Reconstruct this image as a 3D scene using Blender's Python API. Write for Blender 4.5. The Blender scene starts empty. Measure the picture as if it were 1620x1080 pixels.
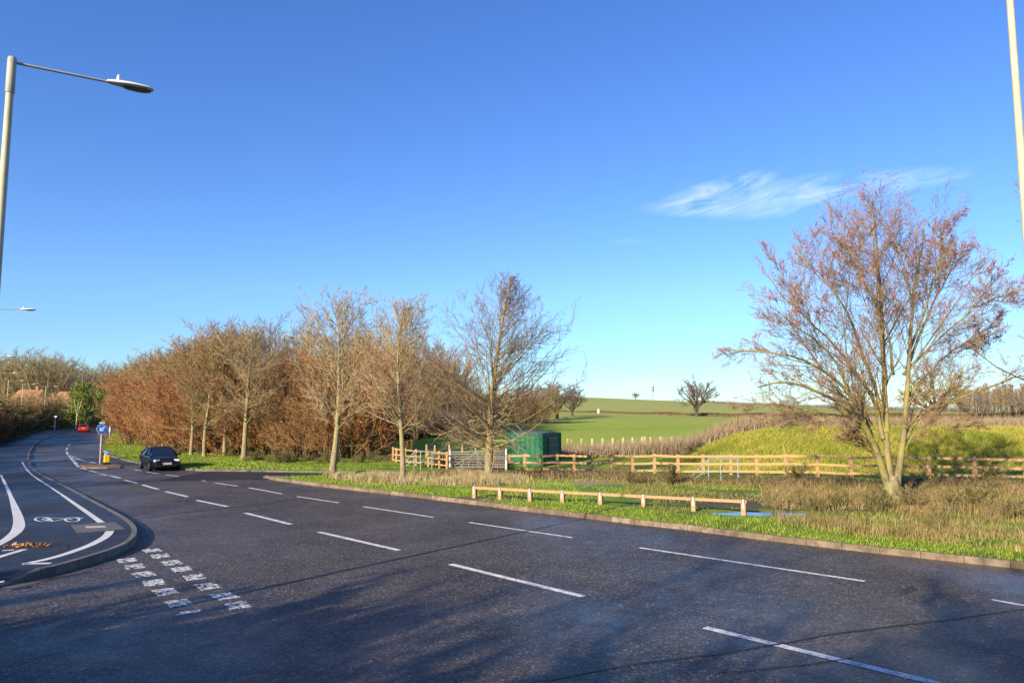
import bpy, math, random
import numpy as np
from mathutils import Vector, Matrix
R = math.radians
rng = np.random.default_rng(7)
random.seed(7)
scn = bpy.context.scene
C = scn.collection

# ------------------------------------------------------------------ camera, sky, sun, exposure
F, HC = 1150.0, 3.5                       # focal length in photo pixels (1620 wide), eye height in metres
PITCH = math.atan(F / 11400.0)
cam_d = bpy.data.cameras.new('camera'); cam = bpy.data.objects.new('camera', cam_d); C.objects.link(cam)
cam.location = (0, 0, HC); cam.rotation_euler = (R(90) + PITCH, 0, 0)
cam_d.sensor_width = 36; cam_d.lens = 36 * F / 1620; cam_d.clip_start = 0.1; cam_d.clip_end = 6000
scn.camera = cam
SUN_AZ, SUN_EL = 37.0, 21.0               # sun stands behind the camera, to the left
sx, sy = -math.sin(R(SUN_AZ)), -math.cos(R(SUN_AZ))
sd = Vector((sx * math.cos(R(SUN_EL)), sy * math.cos(R(SUN_EL)), math.sin(R(SUN_EL))))
sl = bpy.data.lights.new('sun', 'SUN'); sl.energy = 5.0; sl.angle = R(0.53); sl.color = (1, .87, .66)
so = bpy.data.objects.new('sun', sl); C.objects.link(so); so.rotation_euler = sd.to_track_quat('Z', 'Y').to_euler()
so.location = (-30, -40, 40)
W = bpy.data.worlds.new('World'); scn.world = W; W.use_nodes = True
wt = W.node_tree; wn = wt.nodes; wl = wt.links; wn.clear()
def nd(t, kind, **kw):
    n = t.nodes.new(kind)
    for k, v in kw.items(): setattr(n, k, v)
    return n
wo = nd(wt, 'ShaderNodeOutputWorld'); bg = nd(wt, 'ShaderNodeBackground'); bg.inputs['Strength'].default_value = 0.112
sky = nd(wt, 'ShaderNodeTexSky', sky_type='NISHITA', sun_disc=False, sun_elevation=R(SUN_EL), sun_rotation=R(180 + SUN_AZ),
         air_density=1.0, dust_density=0.0, ozone_density=3.5, altitude=100)
hs = nd(wt, 'ShaderNodeHueSaturation'); hs.inputs['Saturation'].default_value = 1.10; hs.inputs['Value'].default_value = 1.0
ct = nd(wt, 'ShaderNodeMix', data_type='RGBA', blend_type='MULTIPLY'); ct.inputs[0].default_value = 1; wl.new(sky.outputs[0], ct.inputs[6]); tcs = nd(wt, 'ShaderNodeTexCoord'); sps = nd(wt, 'ShaderNodeSeparateXYZ'); wl.new(tcs.outputs['Generated'], sps.inputs[0])
crs = nd(wt, 'ShaderNodeValToRGB'); wl.new(sps.outputs[2], crs.inputs[0]); wl.new(crs.outputs[0], ct.inputs[7])
for k_, (p_, c_) in enumerate(((0.0, (.50, .66, .80, 1)), (.16, (.80, .85, 1.03, 1)), (.45, (.84, .85, 1.12, 1)))):
    if k_ == 2: crs.color_ramp.elements.new(.45)
    crs.color_ramp.elements[k_].position = p_; crs.color_ramp.elements[k_].color = c_
wl.new(ct.outputs[2], hs.inputs['Color'])
# thin cirrus, placed by sky direction
tc = nd(wt, 'ShaderNodeTexCoord'); sp = nd(wt, 'ShaderNodeSeparateXYZ'); wl.new(tc.outputs['Generated'], sp.inputs[0])
def wm(op, a, b=None, c=None, clamp=False):
    n = nd(wt, 'ShaderNodeMath', operation=op, use_clamp=clamp)
    for i, v in enumerate((a, b, c)):
        if v is None: continue
        if isinstance(v, (int, float)): n.inputs[i].default_value = v
        else: wl.new(v, n.inputs[i])
    return n.outputs[0]
yy = wm('MAXIMUM', sp.outputs[1], 0.01)
cu = wm('DIVIDE', sp.outputs[0], yy); cv = wm('DIVIDE', sp.outputs[2], yy)
def blob(u0, v0, ru, rv, slope):
    du = wm('SUBTRACT', cu, u0); dv = wm('SUBTRACT', wm('SUBTRACT', cv, v0), wm('MULTIPLY', du, slope))
    q = wm('ADD', wm('POWER', wm('DIVIDE', wm('ABSOLUTE', du), ru), 2.0), wm('POWER', wm('DIVIDE', wm('ABSOLUTE', dv), rv), 2.0))
    return wm('SUBTRACT', 1.0, q, clamp=True)
def pxd(x, y):
    d = Vector(((x - 810) / F, 1, -(y - 540) / F)); d = Matrix.Rotation(PITCH, 3, 'X') @ d
    return d.x / d.y, d.z / d.y
mk = None
for (px, py, ru, rv, s, a) in ((1130, 305, .095, .022, .28, .9), (1270, 308, .15, .030, .17, .62), (1105, 330, .09, .014, .0, .6), (1400, 288, .14, .02, .12, .45), (1000, 382, .03, .006, 0, .25), (1000, 610, .09, .012, 0, .22)):
    u0, v0 = pxd(px, py); b = wm('MULTIPLY', blob(u0, v0, ru, rv, s), a)
    mk = b if mk is None else wm('MAXIMUM', mk, b)
cb = nd(wt, 'ShaderNodeCombineXYZ'); wl.new(wm('SUBTRACT', wm('MULTIPLY', cu, 13.0), wm('MULTIPLY', cv, 14.0)), cb.inputs[0]); wl.new(wm('MULTIPLY', wm('SUBTRACT', cv, wm('MULTIPLY', cu, .25)), 34.0), cb.inputs[1])
nz = nd(wt, 'ShaderNodeTexNoise'); nz.inputs['Scale'].default_value = 1.0; nz.inputs['Detail'].default_value = 7; nz.inputs['Roughness'].default_value = .62; nz.inputs['Distortion'].default_value = 1.1
wl.new(cb.outputs[0], nz.inputs['Vector'])
mr = nd(wt, 'ShaderNodeMapRange'); mr.inputs[1].default_value = .36; mr.inputs[2].default_value = .82; wl.new(nz.outputs['Fac'], mr.inputs[0])
cl = wm('MULTIPLY', wm('MULTIPLY', mk, mr.outputs[0]), .80, clamp=True)
mx = nd(wt, 'ShaderNodeMix', data_type='RGBA'); wl.new(cl, mx.inputs[0]); wl.new(hs.outputs[0], mx.inputs[6]); mx.inputs[7].default_value = (7.4, 7.7, 8.0, 1)
wl.new(mx.outputs[2], bg.inputs['Color']); wl.new(bg.outputs[0], wo.inputs[0])
scn.view_settings.view_transform = 'Standard'; scn.view_settings.look = 'None'; scn.view_settings.exposure = 0.88; scn.view_settings.gamma = 1
scn.render.engine = 'CYCLES'
scn.render.resolution_x = 1024; scn.render.resolution_y = 682
scn.cycles.max_bounces = 4; scn.cycles.diffuse_bounces = 2; scn.cycles.transparent_max_bounces = 4

# ------------------------------------------------------------------ lie of the land
def sstep(a, b, x):
    t = np.clip((np.asarray(x, float) - a) / (b - a), 0, 1); return t * t * (3 - 2 * t)
def zr(Y):                                 # the road climbs gently in the distance
    return np.interp(Y, [-400, 115, 135, 155, 175, 205, 260, 400, 900, 2500], [0, 0, .2, .55, 1.0, 1.9, 3.3, 6, 8, 8])
TU = [500, 700, 900, 1060, 1150, 1300, 1400, 1620, 1900]
TY = [50, 60, 80, 110, 200, 350, 520, 900, 2500]
TZ = np.array([
    [0, 0, 0, 0, 0, 0, 0, 0, 0],
    [.3, .3, .3, .5, 1.2, 2.0, 2.2, 2.5, 2.6],
    [.8, .8, .8, 1.0, 1.6, 2.2, 2.4, 2.6, 2.6],
    [1.7, 1.8, 1.5, 1.5, 1.8, 2.3, 2.5, 2.7, 2.7],
    [5.6, 5.4, 4.3, 3.5, 3.2, 2.9, 2.8, 2.75, 2.7],
    [14., 13.8, 12.2, 10.4, 9.0, 7.0, 5.8, 4.1, 4.0],
    [14., 13., 11.5, 9.5, 8.0, 6.0, 5.0, 3.2, 3.0],
    [5, 5, 5, 4, 3, 2, 1, 0, 0],
    [0, 0, 0, 0, 0, 0, 0, 0, 0]], float)
def T(X, Y):
    X = np.asarray(X, float); Y = np.asarray(Y, float)
    Ys = np.maximum(Y, 20.0); u = np.clip(X / Ys * F + 810, 500, 1900)
    yc = np.clip(Y, 50, 2500)
    i = np.clip(np.searchsorted(TY, yc, 'right') - 1, 0, len(TY) - 2); j = np.clip(np.searchsorted(TU, u, 'right') - 1, 0, len(TU) - 2)
    TYa = np.array(TY, float); TUa = np.array(TU, float)
    a = (yc - TYa[i]) / (TYa[i + 1] - TYa[i]); b = (u - TUa[j]) / (TUa[j + 1] - TUa[j])
    z = TZ[i, j] * (1 - a) * (1 - b) + TZ[i + 1, j] * a * (1 - b) + TZ[i, j + 1] * (1 - a) * b + TZ[i + 1, j + 1] * a * b
    w = sstep(600, 720, X / Ys * F + 810)
    return zr(Y) * (1 - w) + z * w
def at(x, y, z=0.0, follow=False):         # photo pixel -> point on the ground
    d = Vector(((x - 810) / F, 1, -(y - 540) / F)); d = Matrix.Rotation(PITCH, 3, 'X') @ d
    zz = z
    for _ in range(40 if follow else 1):
        t = (zz - HC) / d.z; X, Y = d.x * t, d.y * t
        if follow: zz = zz * .5 + .5 * (float(zr(min(Y, 300))) + z)
    return X, Y
def atY(x, Y):                             # column of the photo at depth Y
    return (x - 810) / F * Y, Y

LEFT = [at(*p, follow=True) for p in ((0, 929), (44, 919), (85, 910), (110, 903), (162, 887), (199, 873), (214, 861), (218, 850), (214, 838), (196, 824), (155.5, 800), (117, 778), (78, 759), (57, 748), (49, 738), (46.5, 728), (47, 719), (54, 706), (74, 694), (96, 686), (120, 680), (140, 676))]
RIGHT = [at(*p, follow=True) for p in ((1620, 900), (1360, 872), (1220, 855.5), (1144, 846), (1090, 838.5), (1001, 829), (962, 824), (888, 815), (829, 808.5), (778, 801.5), (740, 797), (685, 790), (600, 780), (510, 770), (467, 764), (430, 759), (419, 756))]
RFAR = [at(*p, follow=True) for p in ((330, 745.5), (300, 744), (260, 741), (222, 734), (195, 728), (174, 722), (163, 715), (161, 706), (166, 696), (175, 687), (184, 680), (192, 675))]
RFAR = [p for p in RFAR if p[1] < 240]
def ymono(L):
    out = [L[0]]
    for p in L[1:]:
        if p[1] > out[-1][1] + .01: out.append(p)
    return out
EDG_R = ymono([(60, -30), (20, 9)] + RIGHT + RFAR); e2 = EDG_R[-1]; EDG_R += [(e2[0] - 30, e2[1] + 40)]
LF = ymono(LEFT[3:]); l2 = LF[-1]; LF2 = LF + [(EDG_R[-1][0] - 12, EDG_R[-1][1])]
def XR(Y): return np.interp(Y, [p[1] for p in EDG_R], [p[0] for p in EDG_R])
def XL(Y): return np.interp(Y, [p[1] for p in LF2], [p[0] for p in LF2])

# ------------------------------------------------------------------ helpers
def tag(o, label=None, cat=None, group=None, kind=None):
    if label: o['label'] = label
    if cat: o['category'] = cat
    if group: o['group'] = group
    if kind: o['kind'] = kind
    return o
def mesh_np(name, V, faces, mats, smooth=False, mi=None):
    """V (n,3); faces: list of int arrays (m,k); mats list"""
    me = bpy.data.meshes.new(name)
    V = np.asarray(V, np.float32); me.vertices.add(len(V)); me.vertices.foreach_set('co', V.ravel())
    faces = [np.asarray(f, np.int32) for f in faces if len(f)]
    lp = np.concatenate([f.ravel() for f in faces]); tot = np.concatenate([np.full(len(f), f.shape[1], np.int32) for f in faces])
    st = np.concatenate([[0], np.cumsum(tot)[:-1]]).astype(np.int32)
    me.loops.add(len(lp)); me.loops.foreach_set('vertex_index', lp)
    me.polygons.add(len(tot)); me.polygons.foreach_set('loop_start', st); me.polygons.foreach_set('loop_total', tot)
    for m in mats: me.materials.append(m)
    if mi is not None: me.polygons.foreach_set('material_index', np.asarray(mi, np.int32))
    me.polygons.foreach_set('use_smooth', np.full(len(tot), smooth, bool))
    me.update(calc_edges=True); me.validate()
    return me
def link(name, me, parent=None, loc=None, rz=0.0):
    o = bpy.data.objects.new(name, me); C.objects.link(o)
    if parent is not None: o.parent = parent
    if loc is not None: o.location = loc
    if rz: o.rotation_euler = (0, 0, rz)
    return o
def empty(name, loc, rz=0.0):
    o = bpy.data.objects.new(name, None); C.objects.link(o); o.location = loc; o.rotation_euler = (0, 0, rz); o.empty_display_size = .3
    return o
class MB:                                   # small mesh collector
    def __init__(s): s.v = []; s.f = []
    def add(s, vs, fs):
        b = len(s.v); s.v += [tuple(v) for v in vs]; s.f += [tuple(b + i for i in f) for f in fs]; return s
    def box(s, c, d, rz=0.0, bev=0.0, M=None):
        x, y, z = d[0] / 2, d[1] / 2, d[2] / 2
        if bev:
            e = bev; pts = []
            for (zz, k) in ((-z, e), (-z + e, 0), (z - e, 0), (z, e)):
                X, Y = x - k, y - k
                pts.append([(X, -Y + e * (k == 0), zz), (X, Y - e * (k == 0), zz), (X - e * (k == 0), Y, zz), (-X + e * (k == 0), Y, zz), (-X, Y - e * (k == 0), zz), (-X, -Y + e * (k == 0), zz), (-X + e * (k == 0), -Y, zz), (X - e * (k == 0), -Y, zz)])
            vs = [p for r in pts for p in r]; n = 8
            fs = [tuple(range(n))[::-1], tuple(range(3 * n, 4 * n))]
            for r in range(3):
                for i in range(n): fs.append((r * n + i, r * n + (i + 1) % n, (r + 1) * n + (i + 1) % n, (r + 1) * n + i))
        else:
            vs = [(a, b, e) for e in (-z, z) for a, b in ((-x, -y), (x, -y), (x, y), (-x, y))]
            fs = [(3, 2, 1, 0), (4, 5, 6, 7), (0, 1, 5, 4), (1, 2, 6, 5), (2, 3, 7, 6), (3, 0, 4, 7)]
        m = (M or Matrix.Identity(4)) @ Matrix.Translation(c) @ Matrix.Rotation(rz, 4, 'Z')
        return s.add([m @ Vector(v) for v in vs], fs)
    def bar(s, p, q, w, h):                 # box between two points; w across, h vertical
        p, q = Vector(p), Vector(q); d = (q - p); L = d.length; d.normalize()
        a = d.cross(Vector((0, 0, 1))); a = a.normalized() if a.length > 1e-4 else Vector((1, 0, 0)); b = a.cross(d)
        vs = [o + a * (i * w / 2) + b * (j * h / 2) for o in (p, q) for i, j in ((-1, -1), (1, -1), (1, 1), (-1, 1))]
        return s.add(vs, [(3, 2, 1, 0), (4, 5, 6, 7), (0, 1, 5, 4), (1, 2, 6, 5), (2, 3, 7, 6), (3, 0, 4, 7)])
    def tube(s, pts, rad, n=10, caps=True):
        pts = [Vector(p) for p in pts]; rad = rad if isinstance(rad, (list, tuple)) else [rad] * len(pts)
        vs = []; 
        for i, p in enumerate(pts):
            t = (pts[min(i + 1, len(pts) - 1)] - pts[max(i - 1, 0)]).normalized()
            a = t.cross(Vector((0, 0, 1))) if abs(t.z) < .95 else t.cross(Vector((1, 0, 0))); a.normalize(); b = t.cross(a)
            for k in range(n):
                g = 2 * math.pi * k / n; vs.append(p + (a * math.cos(g) + b * math.sin(g)) * rad[i])
        fs = [(i * n + k, i * n + (k + 1) % n, (i + 1) * n + (k + 1) % n, (i + 1) * n + k) for i in range(len(pts) - 1) for k in range(n)]
        if caps: fs += [tuple(range(n))[::-1], tuple((len(pts) - 1) * n + k for k in range(n))]
        return s.add(vs, fs)
    def me(s, name, mat, smooth=False):
        m = bpy.data.meshes.new(name); m.from_pydata(s.v, [], s.f); m.materials.append(mat)
        if smooth:
            for p in m.polygons: p.use_smooth = True
            try: m.set_sharp_from_angle(angle=R(40))
            except Exception: pass
        return m
    def build(s, name, mat, parent=None, smooth=False): return link(name, s.me(name, mat, smooth), parent)

# ------------------------------------------------------------------ materials
def principled(name, rough=.8, spec=.3):
    m = bpy.data.materials.new(name); m.use_nodes = True; t = m.node_tree; b = t.nodes['Principled BSDF']
    b.inputs['Roughness'].default_value = rough; b.inputs['Specular IOR Level'].default_value = spec
    return m, t, b
def ramp(t, fac, stops, interp='LINEAR'):
    r = nd(t, 'ShaderNodeValToRGB'); r.color_ramp.interpolation = interp; e = r.color_ramp.elements
    while len(e) < len(stops): e.new(.5)
    for k, (p, c) in enumerate(stops): e[k].position = p; e[k].color = (*c, 1) if len(c) == 3 else c
    t.links.new(fac, r.inputs[0]); return r.outputs[0]
def noise(t, scale, detail=4, rough=.55, vec=None, dist=0.0, stretch=None, rot=0.0):
    n = nd(t, 'ShaderNodeTexNoise'); n.inputs['Scale'].default_value = scale; n.inputs['Detail'].default_value = detail; n.inputs['Roughness'].default_value = rough; n.inputs['Distortion'].default_value = dist
    if vec is None: vec = nd(t, 'ShaderNodeNewGeometry').outputs['Position']
    if stretch:
        mp = nd(t, 'ShaderNodeMapping'); mp.inputs['Scale'].default_value = stretch; mp.inputs['Rotation'].default_value = (0, 0, rot); t.links.new(vec, mp.inputs[0]); vec = mp.outputs[0]
    t.links.new(vec, n.inputs['Vector']); return n.outputs['Fac']
def mixc(t, f, a, b, mode='MIX'):
    m = nd(t, 'ShaderNodeMix', data_type='RGBA', blend_type=mode)
    for i, v in ((0, f), (6, a), (7, b)):
        if isinstance(v, (int, float)): m.inputs[i].default_value = v
        elif isinstance(v, tuple): m.inputs[i].default_value = (*v, 1)
        else: t.links.new(v, m.inputs[i])
    return m.outputs[2]
def mt(t, op, a, b, clamp=False):
    n = nd(t, 'ShaderNodeMath', operation=op, use_clamp=clamp)
    for i, v in enumerate((a, b)):
        if isinstance(v, (int, float)): n.inputs[i].default_value = v
        else: t.links.new(v, n.inputs[i])
    return n.outputs[0]
def rng_(t, v, a, b, c=0., d=1.):
    n = nd(t, 'ShaderNodeMapRange'); t.links.new(v, n.inputs[0])
    for i, x in enumerate((a, b, c, d)): n.inputs[i + 1].default_value = x
    return n.outputs[0]
def bump(t, b, h, strength=.5, dist=.02):
    n = nd(t, 'ShaderNodeBump'); n.inputs['Strength'].default_value = strength; n.inputs['Distance'].default_value = dist
    t.links.new(h, n.inputs['Height']); t.links.new(n.outputs[0], b.inputs['Normal'])
def island_mat(name, cols, rough=.8, spec=.2, scale_noise=0.0, trans=0.0, patch=None):
    m, t, b = principled(name, rough, spec); g = nd(t, 'ShaderNodeNewGeometry')
    n = len(cols); c = ramp(t, g.outputs['Random Per Island'], [(i / max(n - 1, 1), cc) for i, cc in enumerate(cols)])
    if scale_noise:
        c = mixc(t, rng_(t, noise(t, scale_noise, 3), .35, .65, 0, .6), c, tuple(x * .55 for x in cols[len(cols) // 2]))
    if patch: c = mixc(t, rng_(t, noise(t, patch[0], 4, .65), .42, .62, 0, patch[2]), c, patch[1])
    t.links.new(c, b.inputs['Base Color']); return m
def flat_mat(name, col, rough=.6, spec=.3, metal=0.0, vary=.15, scale=6, bumpy=0.0):
    m, t, b = principled(name, rough, spec); b.inputs['Metallic'].default_value = metal
    tcn = nd(t, 'ShaderNodeTexCoord').outputs['Object']
    f = rng_(t, noise(t, scale, 5, .6, vec=tcn), .3, .7)
    t.links.new(mixc(t, f, tuple(c * (1 - vary) for c in col), tuple(min(1, c * (1 + vary)) for c in col)), b.inputs['Base Color'])
    if bumpy: bump(t, b, noise(t, scale * 6, 3, vec=tcn), bumpy, .01)
    return m

def asphalt(name, c0, c1, speck=.35, wet=(.30, .62), patches=True):
    m, t, b = principled(name, .6, .30)
    base = ramp(t, mt(t, 'ADD', mt(t, 'MULTIPLY', noise(t, .35, 5, .62), .55), mt(t, 'MULTIPLY', noise(t, .11, 4, .6, stretch=(1, .5, 1), rot=R(-45)), .45)), [(.36, c0), (.62, c1)])
    if patches:
        stn = rng_(t, noise(t, .9, 6, .75), .60, .70, 0, .55); base = mixc(t, stn, base, tuple(x * .45 for x in c0))
        dust = rng_(t, noise(t, .5, 5, .7, dist=.8), .58, .72, 0, .45); base = mixc(t, dust, base, (.15, .115, .085))
    grain = nd(t, 'ShaderNodeTexVoronoi'); grain.inputs['Scale'].default_value = 30; t.links.new(nd(t, 'ShaderNodeNewGeometry').outputs['Position'], grain.inputs['Vector'])
    gv = nd(t, 'ShaderNodeSeparateColor'); t.links.new(grain.outputs['Color'], gv.inputs[0])
    g2 = rng_(t, gv.outputs[0], 0, 1, .45, 1.75)
    col = mixc(t, 1.0, base, (1, 1, 1), 'MULTIPLY')
    cm = nd(t, 'ShaderNodeVectorMath', operation='SCALE'); t.links.new(col, cm.inputs[0]); t.links.new(g2, cm.inputs['Scale'])
    st = mt(t, 'GREATER_THAN', gv.outputs[1], .93)
    col = mixc(t, mt(t, 'MULTIPLY', st, speck), cm.outputs[0], (.30, .26, .22))
    t.links.new(col, b.inputs['Base Color'])
    w = noise(t, .22, 4, .6, stretch=(1, .45, 1), rot=R(-45))
    w2 = noise(t, 1.6, 4, .7)
    t.links.new(rng_(t, mt(t, 'ADD', mt(t, 'MULTIPLY', w, .75), mt(t, 'MULTIPLY', w2, .25)), .38, .62, wet[1], wet[0]), b.inputs['Roughness'])
    hh = mt(t, 'ADD', mt(t, 'MULTIPLY', grain.outputs['Distance'], -.9), mt(t, 'MULTIPLY', noise(t, 14, 3), .8))
    bump(t, b, hh, .55, .012)
    return m
M = {}
M['asphalt'] = asphalt('road_asphalt', (.032, .027, .024), (.080, .067, .056), .55, (.32, .68))
M['foot'] = asphalt('footway_asphalt', (.013, .012, .012), (.024, .022, .021), .1, (.36, .6))
def paint_mat():
    m, t, b = principled('road_paint', .55, .35)
    g = noise(t, 26, 5, .75); g2 = noise(t, 5, 4, .7)
    f = rng_(t, mt(t, 'ADD', mt(t, 'MULTIPLY', g, .6), mt(t, 'MULTIPLY', g2, .4)), .42, .50)
    c = mixc(t, rng_(t, noise(t, 3, 4), .3, .7), (.70, .68, .64), (.84, .82, .78))
    t.links.new(mixc(t, mt(t, 'MAXIMUM', f, .25), (.05, .048, .046), c), b.inputs['Base Color']); return m
def worn_paint():
    m, t, b = principled('worn_road_paint', .6, .3)
    f = rng_(t, noise(t, 9, 5, .8, dist=.6), .47, .51)
    t.links.new(mixc(t, f, (.045, .043, .041), (.70, .67, .63)), b.inputs['Base Color']); return m
M['paint'] = paint_mat(); M['worn'] = worn_paint()
M['fpaint'] = flat_mat('footway_paint', (.62, .60, .56), .6, .3, vary=.15, scale=3)
def kerb_mat():
    m, t, b = principled('kerb_concrete', .85, .25); g = nd(t, 'ShaderNodeNewGeometry')
    c = ramp(t, g.outputs['Random Per Island'], [(0, (.15, .105, .065)), (.5, (.21, .155, .10)), (1, (.26, .20, .14))])
    c = mixc(t, rng_(t, noise(t, 3.5, 5, .65), .42, .62, 0, .75), c, (.085, .065, .045))
    t.links.new(c, b.inputs['Base Color']); bump(t, b, noise(t, 40, 4), .4, .01); return m
M['kerb'] = kerb_mat()
def kerb_mat2():
    m, t, b = principled('footway_kerb_concrete', .8, .3)
    c = ramp(t, noise(t, 2.5, 5, .65), [(.3, (.085, .078, .068)), (.7, (.20, .18, .155))])
    t.links.new(c, b.inputs['Base Color']); bump(t, b, noise(t, 40, 4), .4, .01); return m
M['kerb2'] = kerb_mat2()
M['tar'] = flat_mat('tar_seam', (.012, .012, .012), .5, .4)
M['channel'] = flat_mat('channel_concrete', (.12, .105, .085), .8, .3, vary=.3, scale=2)
def turf(name, stops, s1=.5, s2=6, mud=None, bumps=.6, rough=.9):
    m, t, b = principled(name, rough, .15)
    n = mt(t, 'ADD', mt(t, 'MULTIPLY', noise(t, s1, 5, .6), .6), mt(t, 'MULTIPLY', noise(t, s2, 4, .7), .4))
    c = ramp(t, n, stops)
    if mud:
        for (cx, cy, rx, ry, colr) in mud:
            g = nd(t, 'ShaderNodeNewGeometry'); mp = nd(t, 'ShaderNodeMapping'); mp.vector_type = 'POINT'
            mp.inputs['Location'].default_value = (-cx / rx, -cy / ry, 0); mp.inputs['Scale'].default_value = (1 / rx, 1 / ry, 0); t.links.new(g.outputs['Position'], mp.inputs[0])
            ln = nd(t, 'ShaderNodeVectorMath', operation='LENGTH'); t.links.new(mp.outputs[0], ln.inputs[0])
            f = rng_(t, mt(t, 'ADD', ln.outputs['Value'], mt(t, 'MULTIPLY', mt(t, 'SUBTRACT', noise(t, .9, 4, .7), .5), 1.6)), .75, 1.1, 1, 0)
            c = mixc(t, f, c, colr)
    t.links.new(c, b.inputs['Base Color']); bump(t, b, noise(t, s2 * 3, 4, .7), bumps, .08); return m
M['verge'] = turf('verge_turf', [(.30, (.07, .10, .012)), (.45, (.13, .20, .02)), (.6, (.21, .28, .03)), (.75, (.28, .26, .07))], .6, 9,
                  mud=((12.5, 29, 7.5, 3.2, (.10, .085, .05)), (24, 31, 9, 4, (.11, .09, .045)), (-1.5, 30.0, 2.2, .9, (.16, .12, .08)), (-1, 37, 8.5, 1.8, (.32, .25, .14))))
def field_mat():
    m, t, b = principled('field_grass', .9, .15); g = nd(t, 'ShaderNodeNewGeometry')
    s = nd(t, 'ShaderNodeSeparateXYZ'); t.links.new(g.outputs['Position'], s.inputs[0])
    base = ramp(t, mt(t, 'ADD', mt(t, 'MULTIPLY', noise(t, .02, 5, .6, stretch=(.35, 1, 1)), .6), mt(t, 'MULTIPLY', noise(t, .35, 5, .7), .4)),
                [(.36, (.22, .30, .025)), (.5, (.31, .37, .035)), (.64, (.38, .38, .07))])
    far = ramp(t, noise(t, .012, 4, .6, stretch=(.3, 1, 1)), [(.35, (.30, .33, .06)), (.65, (.42, .38, .12))])
    c = mixc(t, rng_(t, s.outputs[1], 120, 200), base, far)
    # drilled rows
    wv = nd(t, 'ShaderNodeTexWave'); wv.inputs['Scale'].default_value = .35; wv.inputs['Distortion'].default_value = 2.5; wv.inputs['Detail'].default_value = 2
    mp = nd(t, 'ShaderNodeMapping'); mp.inputs['Rotation'].default_value = (0, 0, R(70)); t.links.new(g.outputs['Position'], mp.inputs[0]); t.links.new(mp.outputs[0], wv.inputs['Vector'])
    c = mixc(t, rng_(t, wv.outputs['Fac'], .2, .9, 0, .32), c, (.15, .22, .025))
    t.links.new(c, b.inputs['Base Color']); bump(t, b, noise(t, 4, 4, .7), .5, .1); return m
M['field'] = field_mat()
M['mound'] = turf('mound_turf', [(.32, (.16, .18, .02)), (.46, (.28, .27, .03)), (.6, (.38, .32, .045)), (.75, (.42, .34, .12))], .35, 4)
M['soil'] = turf('hedge_soil', [(.3, (.03, .025, .015)), (.5, (.05, .05, .02)), (.7, (.08, .07, .03))], .6, 5)

def bark(name, c0, c1, lich=None, rough=.85):
    m, t, b = principled(name, rough, .2); tcn = nd(t, 'ShaderNodeTexCoord').outputs['Object']
    c = ramp(t, noise(t, 7, 5, .65, vec=tcn, stretch=(1, 1, .3)), [(.32, c0), (.68, c1)])
    if lich: c = mixc(t, rng_(t, noise(t, 1.3, 4, .65, vec=tcn), .45, .6, 0, .8), c, lich)
    t.links.new(c, b.inputs['Base Color']); bump(t, b, noise(t, 18, 4, vec=tcn, stretch=(1, 1, .3)), .6, .02); return m
M['bark_big'] = bark('mossy_bark', (.12, .10, .05), (.28, .24, .12), (.30, .25, .065))
M['bark_row'] = bark('pale_bark', (.16, .125, .075), (.36, .29, .18), (.26, .22, .075))
M['bark_dark'] = bark('dark_bark', (.045, .035, .022), (.13, .10, .06))
def twig(name, cols): return island_mat(name, cols, .75, .2)
M['tw_big'] = twig('big_tree_twigs', [(.17, .13, .065), (.30, .24, .10), (.30, .13, .11), (.20, .09, .09)])
M['tw_row'] = twig('row_tree_twigs', [(.32, .25, .12), (.44, .35, .17), (.34, .22, .13), (.24, .15, .10)])
M['tw_cone'] = twig('cone_tree_twigs', [(.20, .15, .08), (.25, .18, .09), (.17, .11, .11), (.13, .09, .10)])
M['tw_rust'] = twig('rust_twigs', [(.26, .13, .055), (.38, .19, .075), (.31, .20, .085), (.21, .11, .05)])
M['tw_rust2'] = twig('tawny_twigs', [(.25, .18, .08), (.36, .26, .11), (.26, .21, .085), (.28, .15, .07)])
M['tw_red'] = twig('red_twigs', [(.30, .12, .055), (.40, .17, .065), (.28, .15, .07)])
M['tw_grey'] = twig('grey_twigs', [(.18, .14, .11), (.26, .20, .15), (.22, .15, .13)])
M['tw_olive'] = twig('olive_twigs', [(.22, .18, .075), (.33, .26, .10), (.27, .20, .09)])
M['tw_far'] = twig('far_twigs', [(.17, .13, .11), (.22, .17, .15)])
M['leaf_red'] = island_mat('catkins', [(.46, .08, .05), (.55, .12, .07), (.30, .07, .08), (.48, .18, .06)], .7)
M['leaf_rust'] = island_mat('rust_leaves', [(.34, .14, .045), (.44, .21, .055), (.36, .25, .08)], .7)
M['leaf_green'] = island_mat('bramble_leaves', [(.035, .06, .015), (.06, .09, .02), (.10, .10, .03), (.05, .04, .02)], .6)
M['leaf_ivy'] = island_mat('ivy_leaves', [(.07, .12, .02), (.16, .22, .03), (.26, .28, .04)], .6)
M['leaf_dark'] = island_mat('evergreen_leaves', [(.02, .03, .01), (.04, .055, .015), (.09, .08, .025)], .6)
M['leaf_gold'] = island_mat('golden_leaves', [(.30, .20, .04), (.22, .17, .05), (.34, .17, .05), (.14, .12, .04)], .7)
M['straw'] = island_mat('straw', [(.34, .25, .11), (.46, .36, .17), (.26, .17, .07), (.40, .28, .10), (.20, .20, .05)], .85, patch=(1.3, (.13, .10, .035), .8))
M['straw_pale'] = island_mat('pale_straw', [(.42, .32, .17), (.56, .45, .26), (.36, .26, .13), (.50, .38, .20)], .85, patch=(1.1, (.22, .18, .06), .6))
M['reed'] = island_mat('dead_stems', [(.28, .19, .12), (.38, .28, .18), (.22, .15, .10)], .85, patch=(.5, (.22, .19, .08), .5))
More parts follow.
